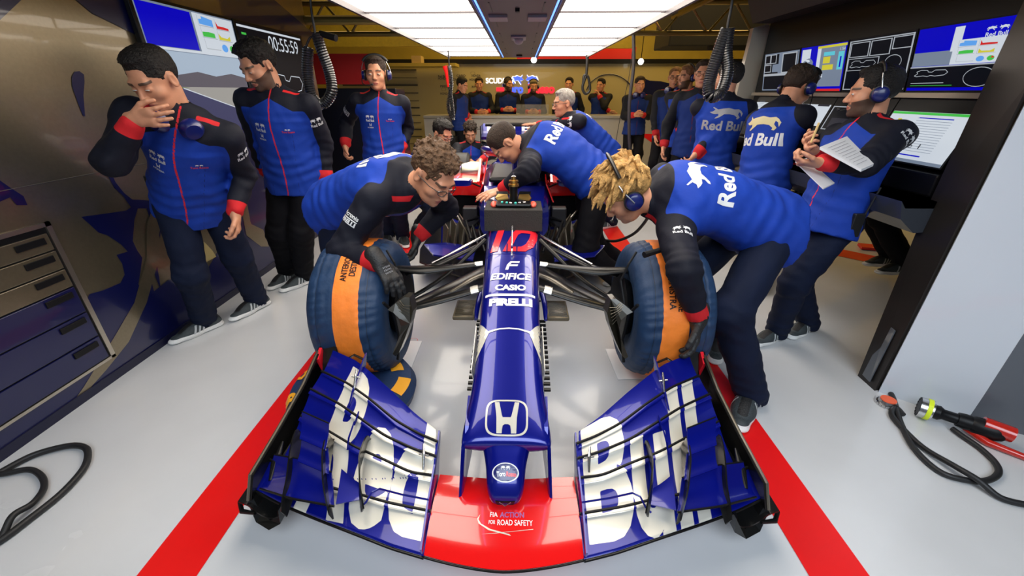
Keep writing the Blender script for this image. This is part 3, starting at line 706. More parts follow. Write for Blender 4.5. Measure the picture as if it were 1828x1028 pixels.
nd('lettering', text_mesh('PIRELLI', .06, space=.95), .003, 1.70, .20, .050, M_wht); nd('lettering_bar', R_BOX, 0, 1.748, .235, .016, M_wht)
nd('lettering', poly_mesh([(.30, 1), (.62, 1), (.38, 0), (.06, 0)]), -.066, 2.32, .125, .34, M_redd, off=.003)
nd('lettering', poly_mesh([[(.42, 1), (1.10, 1), (1.04, .62), (.90, .22), (.64, 0), (-.08, 0), (.06, .40), (.20, .80), (.30, .94)], [(.50, .81), (.40, .72), (.30, .45), (.21, .19), (.52, .19), (.66, .30), (.78, .55), (.84, .81)]]), .050, 2.32, .175, .34, M_redd, off=.003)
nd('arc_line', poly_mesh([(0, 0), (.1, .35), (.3, .75), (.5, .85), (.7, .75), (.9, .35), (1, 0), (1, .45), (.9, .65), (.7, .95), (.5, 1.05), (.3, .95), (.1, .65), (0, .45)]), 0, 1.53, .20, .035, M_wht)
for sx in (-1, 1):
    nd('side_patch', poly_mesh([(0, 1.0), (.25, .95), (1, .62), (.75, .40), (.2, .0), (0, .02)] if sx < 0 else [(1, 1.0), (.75, .95), (0, .62), (.25, .40), (.8, .0), (1, .02)]), sx * .118, 1.50, .062, .22, M_creamp)
    # vertical lower flank piece
    MB().prism([(sx * .1435, 1.38, .40), (sx * .1435, 1.58, .45), (sx * .1445, 1.56, .57), (sx * .1480, 1.36, .48)], (sx * .003, 0, 0)).build('side_patch', M_creamp, car)
MB().bx((-.168, 2.1215, .40), (.168, 2.1225, .41)).build('panel_gap', M_black, car)
# pitot mast on the nose
pit = MB().tube([(0, 2.17, .70), (0, 2.17, .74), (0, 2.22, .80)], [.006, .006, .004], 8).tube([(0, 2.14, .735), (0, 2.24, .745)], .005, 8)
pit.prism([(-.004, 2.10, .695), (-.004, 2.2, .72), (-.004, 2.3, .80), (-.004, 2.32, .80), (-.004, 2.22, .705)], (.008, 0, 0)); pit.build('pitot_mast', M_steel, car)
for sx in (-.028, .028): MB().tube([(sx, 2.14, .704), (sx, 2.24, .712)], .004, 6).build('mast_stay', M_blue, car)

# ---------- front wing ---------------------------------------------------------
wing_c = []
def curve_pts(P, n):
    P = np.asarray(P, float); d = np.r_[0, np.cumsum(np.linalg.norm(np.diff(P, axis=0), axis=1))]; k = np.linspace(0, d[-1], n)
    # catmull-like smoothing by dense linear then moving average
    Q = np.stack([np.interp(k, d, P[:, i]) for i in range(3)], 1)
    for _ in range(max(2, n // 12)):
        Q[1:-1] = (Q[:-2] + 2 * Q[1:-1] + Q[2:]) / 4
    return Q
def wingel(name, le, te, camber, m, th=.006, nu=60, nv=14, mask=None, sag=0.):
    A = curve_pts(le, nu); B = curve_pts(te, nu); P = np.zeros((nu, nv, 3))
    for j, t in enumerate(np.linspace(0, 1, nv)):
        P[:, j] = A * (1 - t) + B * t; P[:, j, 2] -= camber * 4 * t * (1 - t)
    P[:, 0, 2] -= .003
    at_ = None
    if mask is not None:
        at_ = {'letters': mask(P.reshape(-1, 3)).reshape(nu, nv)}
    up = np.cross(P[1, 1] - P[0, 1], P[1, 2] - P[1, 1])
    return sheet(name, P, np.ones((nu, nv)) * th, m, car, at_, flip=up[2] < 0)
# neutral red centre section
n_ = 41; P = np.zeros((n_, 12, 3))
for i, x in enumerate(np.linspace(-.252, .252, n_)):
    q = abs(x) / .252; yl = .762 + .040 * q ** 1.6; yt = 1.075 + .02 * q
    for j, t in enumerate(np.linspace(0, 1, 12)):
        P[i, j] = (x, yl + (yt - yl) * t, .186 + .020 * sin(pi * min(t * .9, 1)) - .006 * (1 - min(t * 6, 1)))
M_wred = mat('red_wing_paint', (.78, .008, .008), .16, coat=1., masks=())
centre = sheet('centre_plane', P, .022, M_wred, car)
MB().tube([(x, .760 + .040 * (abs(x) / .252) ** 1.6, .172) for x in np.linspace(-.252, .252, 25)], .004, 6).build('splitter_edge', M_cb, car)
tc_ = Target([centre])
def cdc(name, rec, x, y, w_, h_, m, off=.0015): return decal(name, rec, tc_, (x, y, .21), (1, 0, 0), (0, 1, 0), w_, h_, m, car, off, .03)
cdc('lettering', text_mesh('FIA', .02), -.037, .925, .026, .017, M_wht); cdc('lettering', text_mesh('ACTION', .03), .024, .925, .082, .020, mat('purple_decal', (.35, .10, .30), .3, coat=.5))
cdc('lettering', text_mesh('FOR', .02), -.042, .899, .022, .013, M_wht); cdc('lettering', text_mesh('ROAD SAFETY', .015), .035, .898, .118, .019, M_wht)
cdc('swoosh', poly_mesh([(0, .1), (1, .9), (1, 1), (.3, .25)]), .01, .868, .17, .022, M_creamp)
cdc('swoosh', poly_mesh([(1, 0), (.35, .25), (.05, .55), (0, .8), (.08, 1), (.04, .75), (.12, .55), (.4, .30), (.95, .08)]), -.035, .89, .115, .07, M_creamp)
# homography-like mapping of a word on the plan of the wing
def word_mask(t, P0, P1, P2, P3, sx):
    rec = text_mesh(t, .035)
    v = rec[0]; q = (1 - v[:, :1]) * (1 - v[:, 1:]) * P0 + v[:, :1] * (1 - v[:, 1:]) * P1 + v[:, :1] * v[:, 1:] * P2 + (1 - v[:, :1]) * v[:, 1:] * P3
    def f(p):
        s_ = np.full(len(p), -.05); lo = q.min(0) - .02; hi = q.max(0) + .02
        k = (p[:, 0] > lo[0]) & (p[:, 0] < hi[0]) & (p[:, 1] > lo[1]) & (p[:, 1] < hi[1])
        if k.any(): s_[k] = seg_sdf(p[k, :2], q, rec[2])
        return s_
    return f
M_wing = mat('wing_blue_with_letters', C_BLUE, .3, metal=.3, coat=.5, spec=.3, masks=(('letters', (.74, .70, .60)),))
for sx in (-1, 1):
    def m(P): return [(sx * abs(x), y, z) for x, y, z in P]
    g = lambda X, Y_: V(X, Y_)
    if sx < 0: wm = word_mask('Red', g(-.745, .93), g(-.262, .835), g(-.272, 1.20), g(-.70, 1.50), sx)
    else: wm = word_mask('Bull', g(.275, .835), g(.70, .90), g(.80, 1.46), g(.285, 1.21), sx)
    L0 = m([(.252, .797, .186), (.36, .825, .185), (.482, .866, .185), (.658, .924, .185), (.80, .972, .188), (.915, 1.02, .192)])
    L1 = m([(.252, .925, .205), (.407, .950, .212), (.528, .982, .214), (.622, 1.00, .216), (.76, 1.06, .218), (.915, 1.12, .22)])
    wingel('main_plane', L0, L1, .004, M_wing, .010, 130, 26, wm)
    La = m([(.256, .912, .214), (.407, .936, .220), (.528, .972, .222), (.622, .992, .222), (.74, 1.05, .225), (.86, 1.12, .23)])
    L3 = m([(.258, 1.04, .240), (.345, 1.045, .248), (.452, 1.09, .258), (.58, 1.14, .268), (.717, 1.215, .275), (.86, 1.29, .28)])
    wingel('flap', La, L3, .010, M_wing, .006, 130, 34, wm)
    Lb = m([(.268, 1.02, .246), (.345, 1.03, .254), (.452, 1.07, .264), (.58, 1.12, .274), (.717, 1.195, .281), (.86, 1.27, .286)])
    L4 = m([(.262, 1.10, .270), (.34, 1.115, .285), (.47, 1.168, .30), (.60, 1.25, .315), (.702, 1.315, .325), (.86, 1.40, .33)])
    wingel('flap', Lb, L4, .008, M_wing, .005, 130, 24, wm)
    Lc = m([(.272, 1.085, .277), (.34, 1.10, .291), (.47, 1.15, .306), (.60, 1.235, .321), (.702, 1.30, .331), (.86, 1.38, .335)])
    L5 = m([(.264, 1.15, .292), (.34, 1.175, .305), (.439, 1.222, .325), (.57, 1.32, .345), (.696, 1.405, .36), (.84, 1.48, .365)])
    wingel('flap', Lc, L5, .006, M_wing, .005, 130, 20, wm)
    Ld = m([(.27, 1.135, .299), (.34, 1.16, .311), (.439, 1.205, .331), (.57, 1.305, .351), (.696, 1.39, .366), (.83, 1.465, .37)])
    L6 = m([(.278, 1.205, .31), (.345, 1.245, .33), (.385, 1.27, .345), (.50, 1.37, .37), (.641, 1.485, .395), (.70, 1.53, .40), (.83, 1.60, .405)])
    wingel('flap', Ld, L6, .006, M_wing, .005, 130, 24, wm)
    # black strips stand for the shadow in the slots plus the carbon edges
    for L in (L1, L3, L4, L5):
        Q = curve_pts(L, 40); MB().tube([p + V(0, .004, .0075) for p in Q], .0055, 6).build('dark_edge_strip', M_black, car)
    Q = curve_pts(L0, 40); MB().tube([p + V(0, -.002, -.010) for p in Q], .005, 6).build('splitter_edge', M_cb, car)
    MB().prism([(sx * .252, .80, .17), (sx * .256, .80, .21), (sx * .262, .95, .235), (sx * .262, 1.08, .262), (sx * .262, 1.2, .31), (sx * .262, 1.21, .29), (sx * .254, 1.06, .17)], (sx * .006, 0, 0)).build('inner_plate', M_blue, car)
    # endplate
    ep = MB()
    for (dx, ins) in ((0, 0),):
        out = [(.925, .985, .175), (.915, 1.02, .262), (.905, 1.20, .30), (.90, 1.42, .345), (.905, 1.60, .395), (.925, 1.68, .40), (.94, 1.70, .33), (.94, 1.66, .18), (.93, 1.3, .165)]
        ep.prism(m(out), (-sx * .012, 0, 0))
    ep.build('endplate', M_cb, car)
    MB().tube(m([(.925, .985, .175), (.915, 1.02, .264), (.905, 1.20, .302), (.90, 1.42, .347), (.905, 1.60, .397)]), .006, 6).build('endplate_edge', M_tan, car)
    # foot plate and tunnel under the tip
    fpP = np.zeros((24, 12, 3))
    for i, t in enumerate(np.linspace(0, 1, 24)):
        y = .945 + .62 * t
        for j, a in enumerate(np.linspace(0, 1, 12)):
            x = .80 + .165 * a; fpP[i, j] = (sx * x, y + .05 * (1 - abs(2 * a - 1)) * 0 + .04 * a, .150 - .035 * sin(pi * min(a * 1.35, 1)) * (1 - .5 * t) + .02 * a)
    sheet('footplate', fpP, .006, M_cb, car, flip=(sx < 0) ^ True)
    MB().prism(m([(.79, .94, .185), (.80, .94, .115), (.84, .93, .095), (.90, .955, .10), (.93, .985, .17), (.92, 1.0, .18), (.885, .975, .118), (.845, .955, .112), (.815, .955, .13), (.80, .955, .185)]), (0, .10, .0)).build('tunnel_lip', M_cb, car)
    MB().tube(m([(.90, .965, .135), (.955, .975, .13), (.975, 1.0, .14), (.975, 1.3, .15)]), [.006, .009, .009, .005], 8).build('footplate_edge', M_cb, car)
    # cascade winglets: three stacked elements between two fences, above the main plane
    def lift(P, dz): return [(a, b, c + dz) for a, b, c in P]
    K = [((.565, .905, .262), (.72, .93, .262), (.875, .995, .225)), ((.61, 1.005, .300), (.745, 1.055, .305), (.87, 1.10, .275)),
         ((.645, 1.075, .340), (.76, 1.12, .345), (.865, 1.165, .325)), ((.665, 1.15, .385), (.79, 1.205, .39), (.855, 1.24, .37))]
    for k in range(3):
        nin = 3 if k == 0 else 2
        a = m(K[k][:nin] if k == 0 else K[k][:2]); b = m(K[k + 1][:nin] if k == 0 else K[k + 1][:2])
        a2 = [(p[0], p[1] - (.012 if k else 0), p[2] + (.008 if k else 0)) for p in a]
        wingel('cascade_winglet', a2, b, .012, M_blue, .005, 30, 12)
        MB().tube([V(*p) + V(0, .003, -.001) for p in curve_pts(b, 20)], .0035, 6).build('dark_edge_strip', M_cb, car)
    MB().tube([V(*p) for p in curve_pts(m(K[0]), 20)], .004, 6).build('winglet_edge', M_cb, car)
    # fences (curved vertical vanes)
    def vane(path, h0, h1, name='turning_vane', mm=M_cb, lean=0., th=.005):
        Q = curve_pts(path, 24); n = len(Q); Pn = np.zeros((n, 6, 3))
        for i in range(n):
            t = i / (n - 1); hgt = h0 + (h1 - h0) * t; e = sin(pi * min(1, t * 1.0 + .02)) ** .35
            for j in range(6):
                s_ = j / 5; Pn[i, j] = Q[i] + V(sx * lean * s_, 0, hgt * s_ * e)
        sheet(name, Pn, th, mm, car, flip=False)
    vane(m([(.560, .880, .235), (.600, .95, .245), (.64, 1.05, .26), (.668, 1.17, .29)]), .06, .105, lean=.01)
    vane(m([(.735, .905, .205), (.745, .99, .22), (.77, 1.08, .25), (.80, 1.2, .29)]), .065, .085, lean=.015)
    vane(m([(.475, .905, .235), (.500, .96, .245), (.53, 1.05, .262), (.535, 1.17, .285)]), .05, .09, lean=-.01)
    # small arm from the inner vane to the cascade
    wingel('vane_bridge', m([(.49, .945, .250), (.53, .935, .250), (.57, .925, .250)]), m([(.515, 1.00, .256), (.55, 1.02, .258), (.60, 1.055, .262)]), .004, M_blue, .005, 16, 6)
    # slot separators / flap adjusters
    for (x, y, z) in ((.655, 1.42, .39), (.30, 1.09, .30)):
        MB().tube(m([(x - .004, y - .05, z - .02), (x, y - .01, z + .012), (x + .008, y + .03, z + .02)]), [.004, .006, .004], 8).tube(m([(x - .018, y - .01, z + .006), (x + .018, y - .006, z + .010)]), .004, 8).build('flap_adjuster', M_steel, car)
    MB().prism(m([(.652, 1.30, .335), (.652, 1.36, .37), (.645, 1.50, .43), (.645, 1.54, .435), (.65, 1.52, .38), (.652, 1.36, .33)]), (sx * .005, 0, 0)).build('slot_separator', M_blue, car)
    MB().tube(m([(.605, 1.13, .275), (.60, 1.15, .315), (.602, 1.22, .33)]), [.003, .004, .003], 6).build('flap_bracket', M_blue, car)
    MB().tube(m([(.605, 1.22, .31), (.600, 1.24, .33), (.602, 1.27, .335)]), [.003, .004, .003], 6).build('flap_bracket', M_blue, car)
    # bright crease on the first flap
    MB().tube(m([(.262, .955, .235), (.36, .968, .243), (.44, .985, .248), (.465, .975, .243), (.475, .94, .236), (.49, .925, .230)]), .0035, 8).build('flap_crease', M_steel if False else M_blue, car)
    # inner dark assembly between cascade and endplate at the back
    for k in range(4):
        y = 1.33 + k * .07; z = .30 + k * .025
        MB().tube(m([(.66, y + .02, z), (.73, y + .05, z + .012), (.78, y + .02, z - .01), (.79, y + .0, z - .06)]), [.006, .008, .008, .006], 8, sq=(.5,)).build('flap_end_curl', M_cb, car)
    MB().prism(m([(.80, 1.30, .20), (.81, 1.40, .30), (.83, 1.62, .41), (.90, 1.66, .41), (.90, 1.66, .2)]), (-sx * .01, 0, 0)).build('rear_fence', M_cb, car)
    MB().tube(m([(.85, 1.02, .235), (.86, 1.08, .25), (.875, 1.17, .27)]), [.006, .016, .004], 10).build('teardrop_pod', M_cb, car)
    MB().prism(m([(.90, 1.56, .38), (.905, 1.62, .405), (.90, 1.63, .33), (.895, 1.58, .30)]), (-sx * .014, 0, 0)).build('red_tab', M_redd, car)

# ---------- suspension -----------------------------------------------------------
def arm(pts, w_, t_, name='wishbone_arm', m=M_cb, n=12):
    P = [np.asarray(p, float) for p in pts]; Q = curve_pts(P, max(4, 3 * len(P))) if len(P) > 2 else P
    ws = w_ if isinstance(w_, (list, tuple)) else [w_] * len(Q)
    ws = np.interp(np.linspace(0, 1, len(Q)), np.linspace(0, 1, len(ws)), ws)
    return MB().tube(Q, list(ws), n, sq=(t_, V(0, 0, 1))).build(name, m, car, smooth=True)
for sx in (-1, 1):
    def q(x, y, z): return (sx * x, y, z)
    def Pm(x, y, Y_): 
        p = at(x, y, Y_); return V(sx * abs(p[0]), p[1], p[2])
    arm([q(.150, 2.0, .688), q(.30, 1.985, .672), q(.46, 1.975, .655), q(.60, 1.985, .662)], [.020, .026, .045, .030], .45)
    arm([q(.150, 2.0, .688), q(.19, 1.997, .684)], .022, .5, 'wishbone_collar', M_creamp)
    arm([q(.168, 2.45, .655), q(.32, 2.24, .640), q(.44, 2.08, .632), q(.56, 1.99, .632)], [.014, .020, .030, .022], .5)
    arm([q(.172, 2.50, .68), q(.36, 2.22, .655), q(.44, 2.08, .655)], [.010, .012, .006], .6, 'brake_line', M_steel)
    arm([q(.165, 2.35, .70), q(.40, 2.1, .54), q(.61, 1.93, .47)], .015, .7, 'pushrod')
    arm([q(.140, 1.98, .560), q(.36, 1.94, .505), q(.60, 1.90, .455)], [.030, .036, .034], .45)
    arm([q(.175, 1.975, .552), q(.215, 1.97, .542)], .037, .5, 'wishbone_collar', M_creamp)
    arm([q(.555, 1.905, .463), q(.60, 1.90, .455)], .040, .5, 'wishbone_collar', M_tan)
    arm([q(.150, 2.55, .44), q(.36, 2.25, .44), q(.62, 1.95, .43)], [.05, .045, .03], .25)
    arm([q(.145, 2.18, .55), q(.22, 2.14, .54), q(.34, 2.04, .50)], [.022, .022, .015], .5, 'track_rod', M_tan)
    # turning pods under the nose with blue bracket
    pod = MB().bx((sx * .188, 1.85, .425), (sx * .305, 2.05, .450), bev=.010).build('turning_pod', mat('ribbed_carbon', (.16, .13, .085), .35, metal=.6, coat=.3), car, smooth=True)
    rb = MB()
    for k in range(15): y = 1.868 + k * .0115; rb.tube([(sx * x, y + .004 * sin((x - .19) * 50), .4508) for x in np.linspace(.20, .294, 9)], .0014, 5)
    rb.build('pod_rib', M_cb, pod)
    arm([q(.130, 2.10, .50), q(.165, 2.08, .50), q(.180, 1.99, .47), q(.184, 1.86, .43)], [.014, .016, .014, .012], .8, 'pod_bracket', M_blue)
    # serrated edge of the vane below the nose
    sv = MB().prism([q(.155, 1.45, .26), q(.155, 1.95, .34), q(.155, 1.95, .37), q(.155, 1.45, .29)], (sx * .004, 0, 0))
    for k in range(15): y = 1.46 + k * .034; sv.bx((sx * .155, y, .29 + (y - 1.45) * .16), (sx * .187, y + .015, .30 + (y - 1.45) * .16))
    sv.build('serrated_vane', M_cb, car)

# ---------- front wheels in tyre blankets -------------------------------------------
def noise3(p, seed, f, n=5):
    r = np.random.RandomState(seed); s_ = np.zeros(len(p))
    for i in range(n):
        k = r.randn(3); k = k / np.linalg.norm(k) * f * (1 + .35 * i); s_ += np.sin(p @ k + r.rand() * 6.28 + 1.7 * np.sin(p @ (r.randn(3) * f * .5))) / n
    return s_
M_blk = mat('tyre_blanket_quilt', (.006, .030, .085), .6, noise=.10, nscale=14, bump=.35, bscale=26, masks=(('band', (.90, .22, .02)), ('seam', (.002, .006, .015))))
def blanket(sx, lab, txt):
    cx, cy, cz = sx * .79, 1.985, .445
    e = empty('wheel_in_blanket', (cx, cy, 0), lab, 'tyre blanket', 'front wheels in quilted blankets')
    prof = [(-.170, .13), (-.205, .20), (-.218, .27), (-.212, .315), (-.185, .348), (-.14, .366), (-.08, .374), (0, .376), (.08, .374), (.14, .366), (.185, .348), (.212, .315), (.218, .27), (.205, .20), (.170, .13)]
    H = np.array(prof) * [.87, .965]; d = np.r_[0, np.cumsum(np.linalg.norm(np.diff(H, axis=0), axis=1))]
    k = 96; n = 200
    hh = np.interp(np.linspace(0, d[-1], k), d, H[:, 0]); rr = np.interp(np.linspace(0, d[-1], k), d, H[:, 1])
    for _ in range(3): rr[1:-1] = (rr[:-2] + 2 * rr[1:-1] + rr[2:]) / 4; hh[1:-1] = (hh[:-2] + 2 * hh[1:-1] + hh[2:]) / 4
    th = np.linspace(0, 2 * pi, n, endpoint=False)
    HH, TT = np.meshgrid(hh, th, indexing='xy'); RR = np.tile(rr, (n, 1))
    pts = np.stack([HH, RR * np.cos(TT), RR * np.sin(TT)], -1)
    nz = noise3((pts * [1, 1, 1]).reshape(-1, 3), 3 + sx, 26, 6).reshape(n, k) * .0045 + noise3((pts * [1, .4, .4]).reshape(-1, 3), 9 + sx, 60, 6).reshape(n, k) * .0025
    seams = [-.118, .118]
    sd = np.min([np.abs(HH - s_) for s_ in seams], axis=0)
    nz -= .006 * np.exp(-(sd / .006) ** 2)
    nz += .0035 * np.sin(TT * 46 + 3 * np.sin(TT * 7) + HH * 30) * np.exp(-((sd - .02) / .028) ** 2)
    bandd = .060 - np.abs(HH + sx * .026)
    nz = np.where(bandd > 0, nz * .4 + .002, nz)
    RR2 = RR + nz
    P = np.stack([cx + HH, cy + RR2 * np.cos(TT), cz + RR2 * np.sin(TT)], -1)
    # settle on the mat
    bo = arr_mesh('blanket', P.reshape(-1, 3), grid_faces(n, k, True)[:, ::-1], M_blk, e, True,
             {'band': bandd.ravel(), 'seam': (.0018 - sd).ravel()})
    # inner side: brake duct scoop and black straps, outer disc
    MB().lathe([(0, .001), (0, .14), (.05, .17), (.06, .20)], (cx - sx * .15, cy, cz), (-sx, 0, 0), 32).build('wheel_rim', M_black, e, smooth=True)
    MB().lathe([(0, .001), (.0, .21)], (cx + sx * .148, cy, cz), (sx, 0, 0), 32).build('wheel_rim', M_black, e, smooth=True)
    ol = [(692, 553), (706, 541), (722, 530), (731, 531), (737, 556), (732, 578), (722, 606), (712, 630), (706, 636), (701, 632), (705, 620), (713, 600), (716, 582), (712, 568), (702, 558)]
    pts = [at(x, y, 1.655 - .10 * sin((y - 530) / 106 * pi) * .5) for x, y in ol]
    MB().prism([(sx * abs(a_[0]), a_[1], a_[2]) for a_ in pts], (-sx * .008, .05, 0)).build('brake_duct', mat('ribbed_carbon_duct', (.03, .026, .018), .28, metal=.4, coat=.4), e)
    rbb = MB()
    for k in range(6): rbb.tube([(sx * abs(v_[0]), v_[1] - .004, v_[2]) for v_ in (at(699 + 3 * k, 549 - 2.6 * k, 1.645), at(716 + k, 560 - 3 * k, 1.625), at(728 + k, 575 - 6 * k, 1.625))], .0018, 5)
    rbb.build('duct_rib', M_tan, e)
    MB().tube([(cx - sx * .20, cy - .30, cz + .17), (cx - sx * .226, cy - .26, cz + .10), (cx - sx * .235, cy - .25, cz - .05), (cx - sx * .22, cy - .27, cz - .17)], .008, 6).build('strap', M_black, e)
    MB().tube([(cx - sx * .18, cy - .10, cz + .355), (cx - sx * .215, cy - .12, cz + .30), (cx - sx * .25, cy - .14, cz + .22), (cx - sx * .235, cy - .2, cz + .12)], .006, 6).build('strap', M_black, e)
    # letters on the band
    tg = Target([bo]); 
    ang = radians(38) if sx > 0 else radians(58)
    for k_, (t, dx) in enumerate(txt):
        n_ = V(0, -cos(ang), sin(ang)); r_ = V(0, -sin(ang), -cos(ang)) * (1 if sx > 0 else -1); u_ = V(1, 0, 0) if sx > 0 else V(-1, 0, 0)
        c = V(cx - sx * .026 + dx, cy, cz) + n_ * .362
        decal('lettering', text_mesh(t, .02), tg, c, r_, u_, .0185 * len(t), .030, M_black, e, .003, .02)
    return e, tg
bl_l, tg_l = blanket(-1, 'left front wheel wrapped in a blue quilted blanket with orange band, by the curly-haired mechanic', [('ANTERIORE', -.018), ('DESTRA', .020)])
bl_r, tg_r = blanket(1, 'right front wheel wrapped in a blue quilted blanket with orange band, by the blond mechanic', [('ANTERIORE', .018), ('SINISTRA', -.020)])
# black flap and heater lead on the right blanket
hl = MB().tube([at(1215, 440, 1.86), at(1180, 446, 1.80), at(1150, 455, 1.76)], [.012, .012, .015], 10)
hl.build('heater_plug', M_black, bl_r)
decal('heater_flap', R_BOX, tg_r, (.81, 1.95, .79), (1, 0, 0), (0, 1, .3), .11, .09, M_black, bl_r, .004, .02)

# ---------- cockpit region, sidepods, floor, rear wing -------------------------------
MB().prism([(-.178, 2.47, .715), (.182, 2.47, .715), (.182, 2.49, .842), (-.178, 2.49, .842)], (0, .25, 0)).build('foam_block', mat('black_foam', (.020, .018, .016), .9, bump=.4, bscale=120), car)
# steering wheel resting in the foam block, column pointing up
sw = empty('steering_wheel', (0, 2.62, .85), 'racing steering wheel lying on the black foam block, shaft pointing up', 'steering wheel')
for sx in (-1, 1): MB().ball((sx * .125 + .002, 2.60, .852), (.022, .055, .018), 14).build('grip', mat('red_grip', (.75, .10, .06), .4), sw, smooth=True)
MB().bx((-.11, 2.54, .846), (.114, 2.68, .868), bev=.008).build('body', M_cb, sw)
for sx in (-1, 1): MB().prism([(sx * .03, 2.60, .885), (sx * .10, 2.58, .88), (sx * .115, 2.60, .888), (sx * .10, 2.66, .90), (sx * .04, 2.65, .90)], (0, 0, .006)).build('paddle', M_gold, sw)
for sx in (-1, 1): MB().prism([(sx * .03, 2.70, .885), (sx * .11, 2.70, .88), (sx * .115, 2.74, .90), (sx * .04, 2.74, .90)], (0, 0, .005)).build('paddle', M_cb, sw)
MB().lathe([(0, .026), (.10, .026), (.10, .034), (.112, .034), (.112, .022), (.125, .022), (.125, .030), (.135, .030), (.135, .016), (.16, .016), (.165, .004), (.18, .003)], (.002, 2.62, .865), (0, 0, 1), 20, mis=[0, 0, 1, 1, 1, 1, 1, 1, 1, 2, 2]).build('quick_release', [M_cb, M_gold, M_steel], sw, smooth=True)
for k, (x, y, c) in enumerate(((-.04, 2.56, 0), (-.015, 2.55, 1), (.015, 2.55, 0), (.04, 2.56, 1), (-.07, 2.57, 0), (.07, 2.57, 1))):
    MB().lathe([(0, .008), (.012, .008), (.014, .004)], (x, y, .866), (0, -.4, 1), 10).build('dial', [mat('teal_dial', (.02, .4, .35), .3), M_steel][c], sw, smooth=True)
# dash / cockpit
MB().prism([(-.20, 2.74, .79), (.20, 2.74, .79), (.23, 3.15, .85), (-.23, 3.15, .85)], (0, 0, .006)).build('cockpit_cowl', M_blue, car)
ck = loft('cockpit_side', dens([(3.1, .45, .80, .26, .27, 4), (3.4, .45, .86, .30, .31, 4), (3.9, .45, .90, .30, .32, 4), (4.2, .45, .90, .28, .30, 4)]), M_blue, car)
MB().bx((-.20, 3.2, .868), (.20, 3.9, .91), bev=.02).build('cockpit_opening', M_black, car)
for sx in (-1, 1):
    MB().prism([(sx * .24, 3.2, .86), (sx * .30, 3.2, .72), (sx * .30, 3.9, .75), (sx * .25, 3.9, .96)], (sx * .01, 0, 0)).build('red_flank', M_credp, car)
hal = MB()
hp = [(-.27, 4.1, .98), (-.285, 3.85, 1.045), (-.25, 3.6, 1.07), (-.16, 3.45, 1.075), (0, 3.40, 1.075), (.16, 3.45, 1.075), (.25, 3.6, 1.07), (.285, 3.85, 1.045), (.27, 4.1, .98)]
hal.tube(curve_pts(hp, 40), .034, 12, sq=(.75,)).tube([(0, 3.40, 1.07), (0, 3.20, .90), (0, 3.05, .80)], [.022, .02, .03], 10); hal.build('halo', M_blue, car, smooth=True)
MB().tube([p - V(0, .0, .03) for p in curve_pts(hp[:5], 20)], .018, 8).build('halo_stripe', M_credp, car)
loft('engine_cover', dens([(4.1, .5, .98, .20, .26, 3), (4.3, .5, 1.10, .14, .25, 2.6), (4.8, .45, .98, .09, .24, 2.4), (5.5, .4, .66, .05, .14, 2.2)]), M_blue, car)
MB().lathe([(0, .085), (.03, .11), (.06, .09)], (0, 4.22, 1.02), (0, -1, 0), 20).build('airbox', M_wht, car, smooth=True)
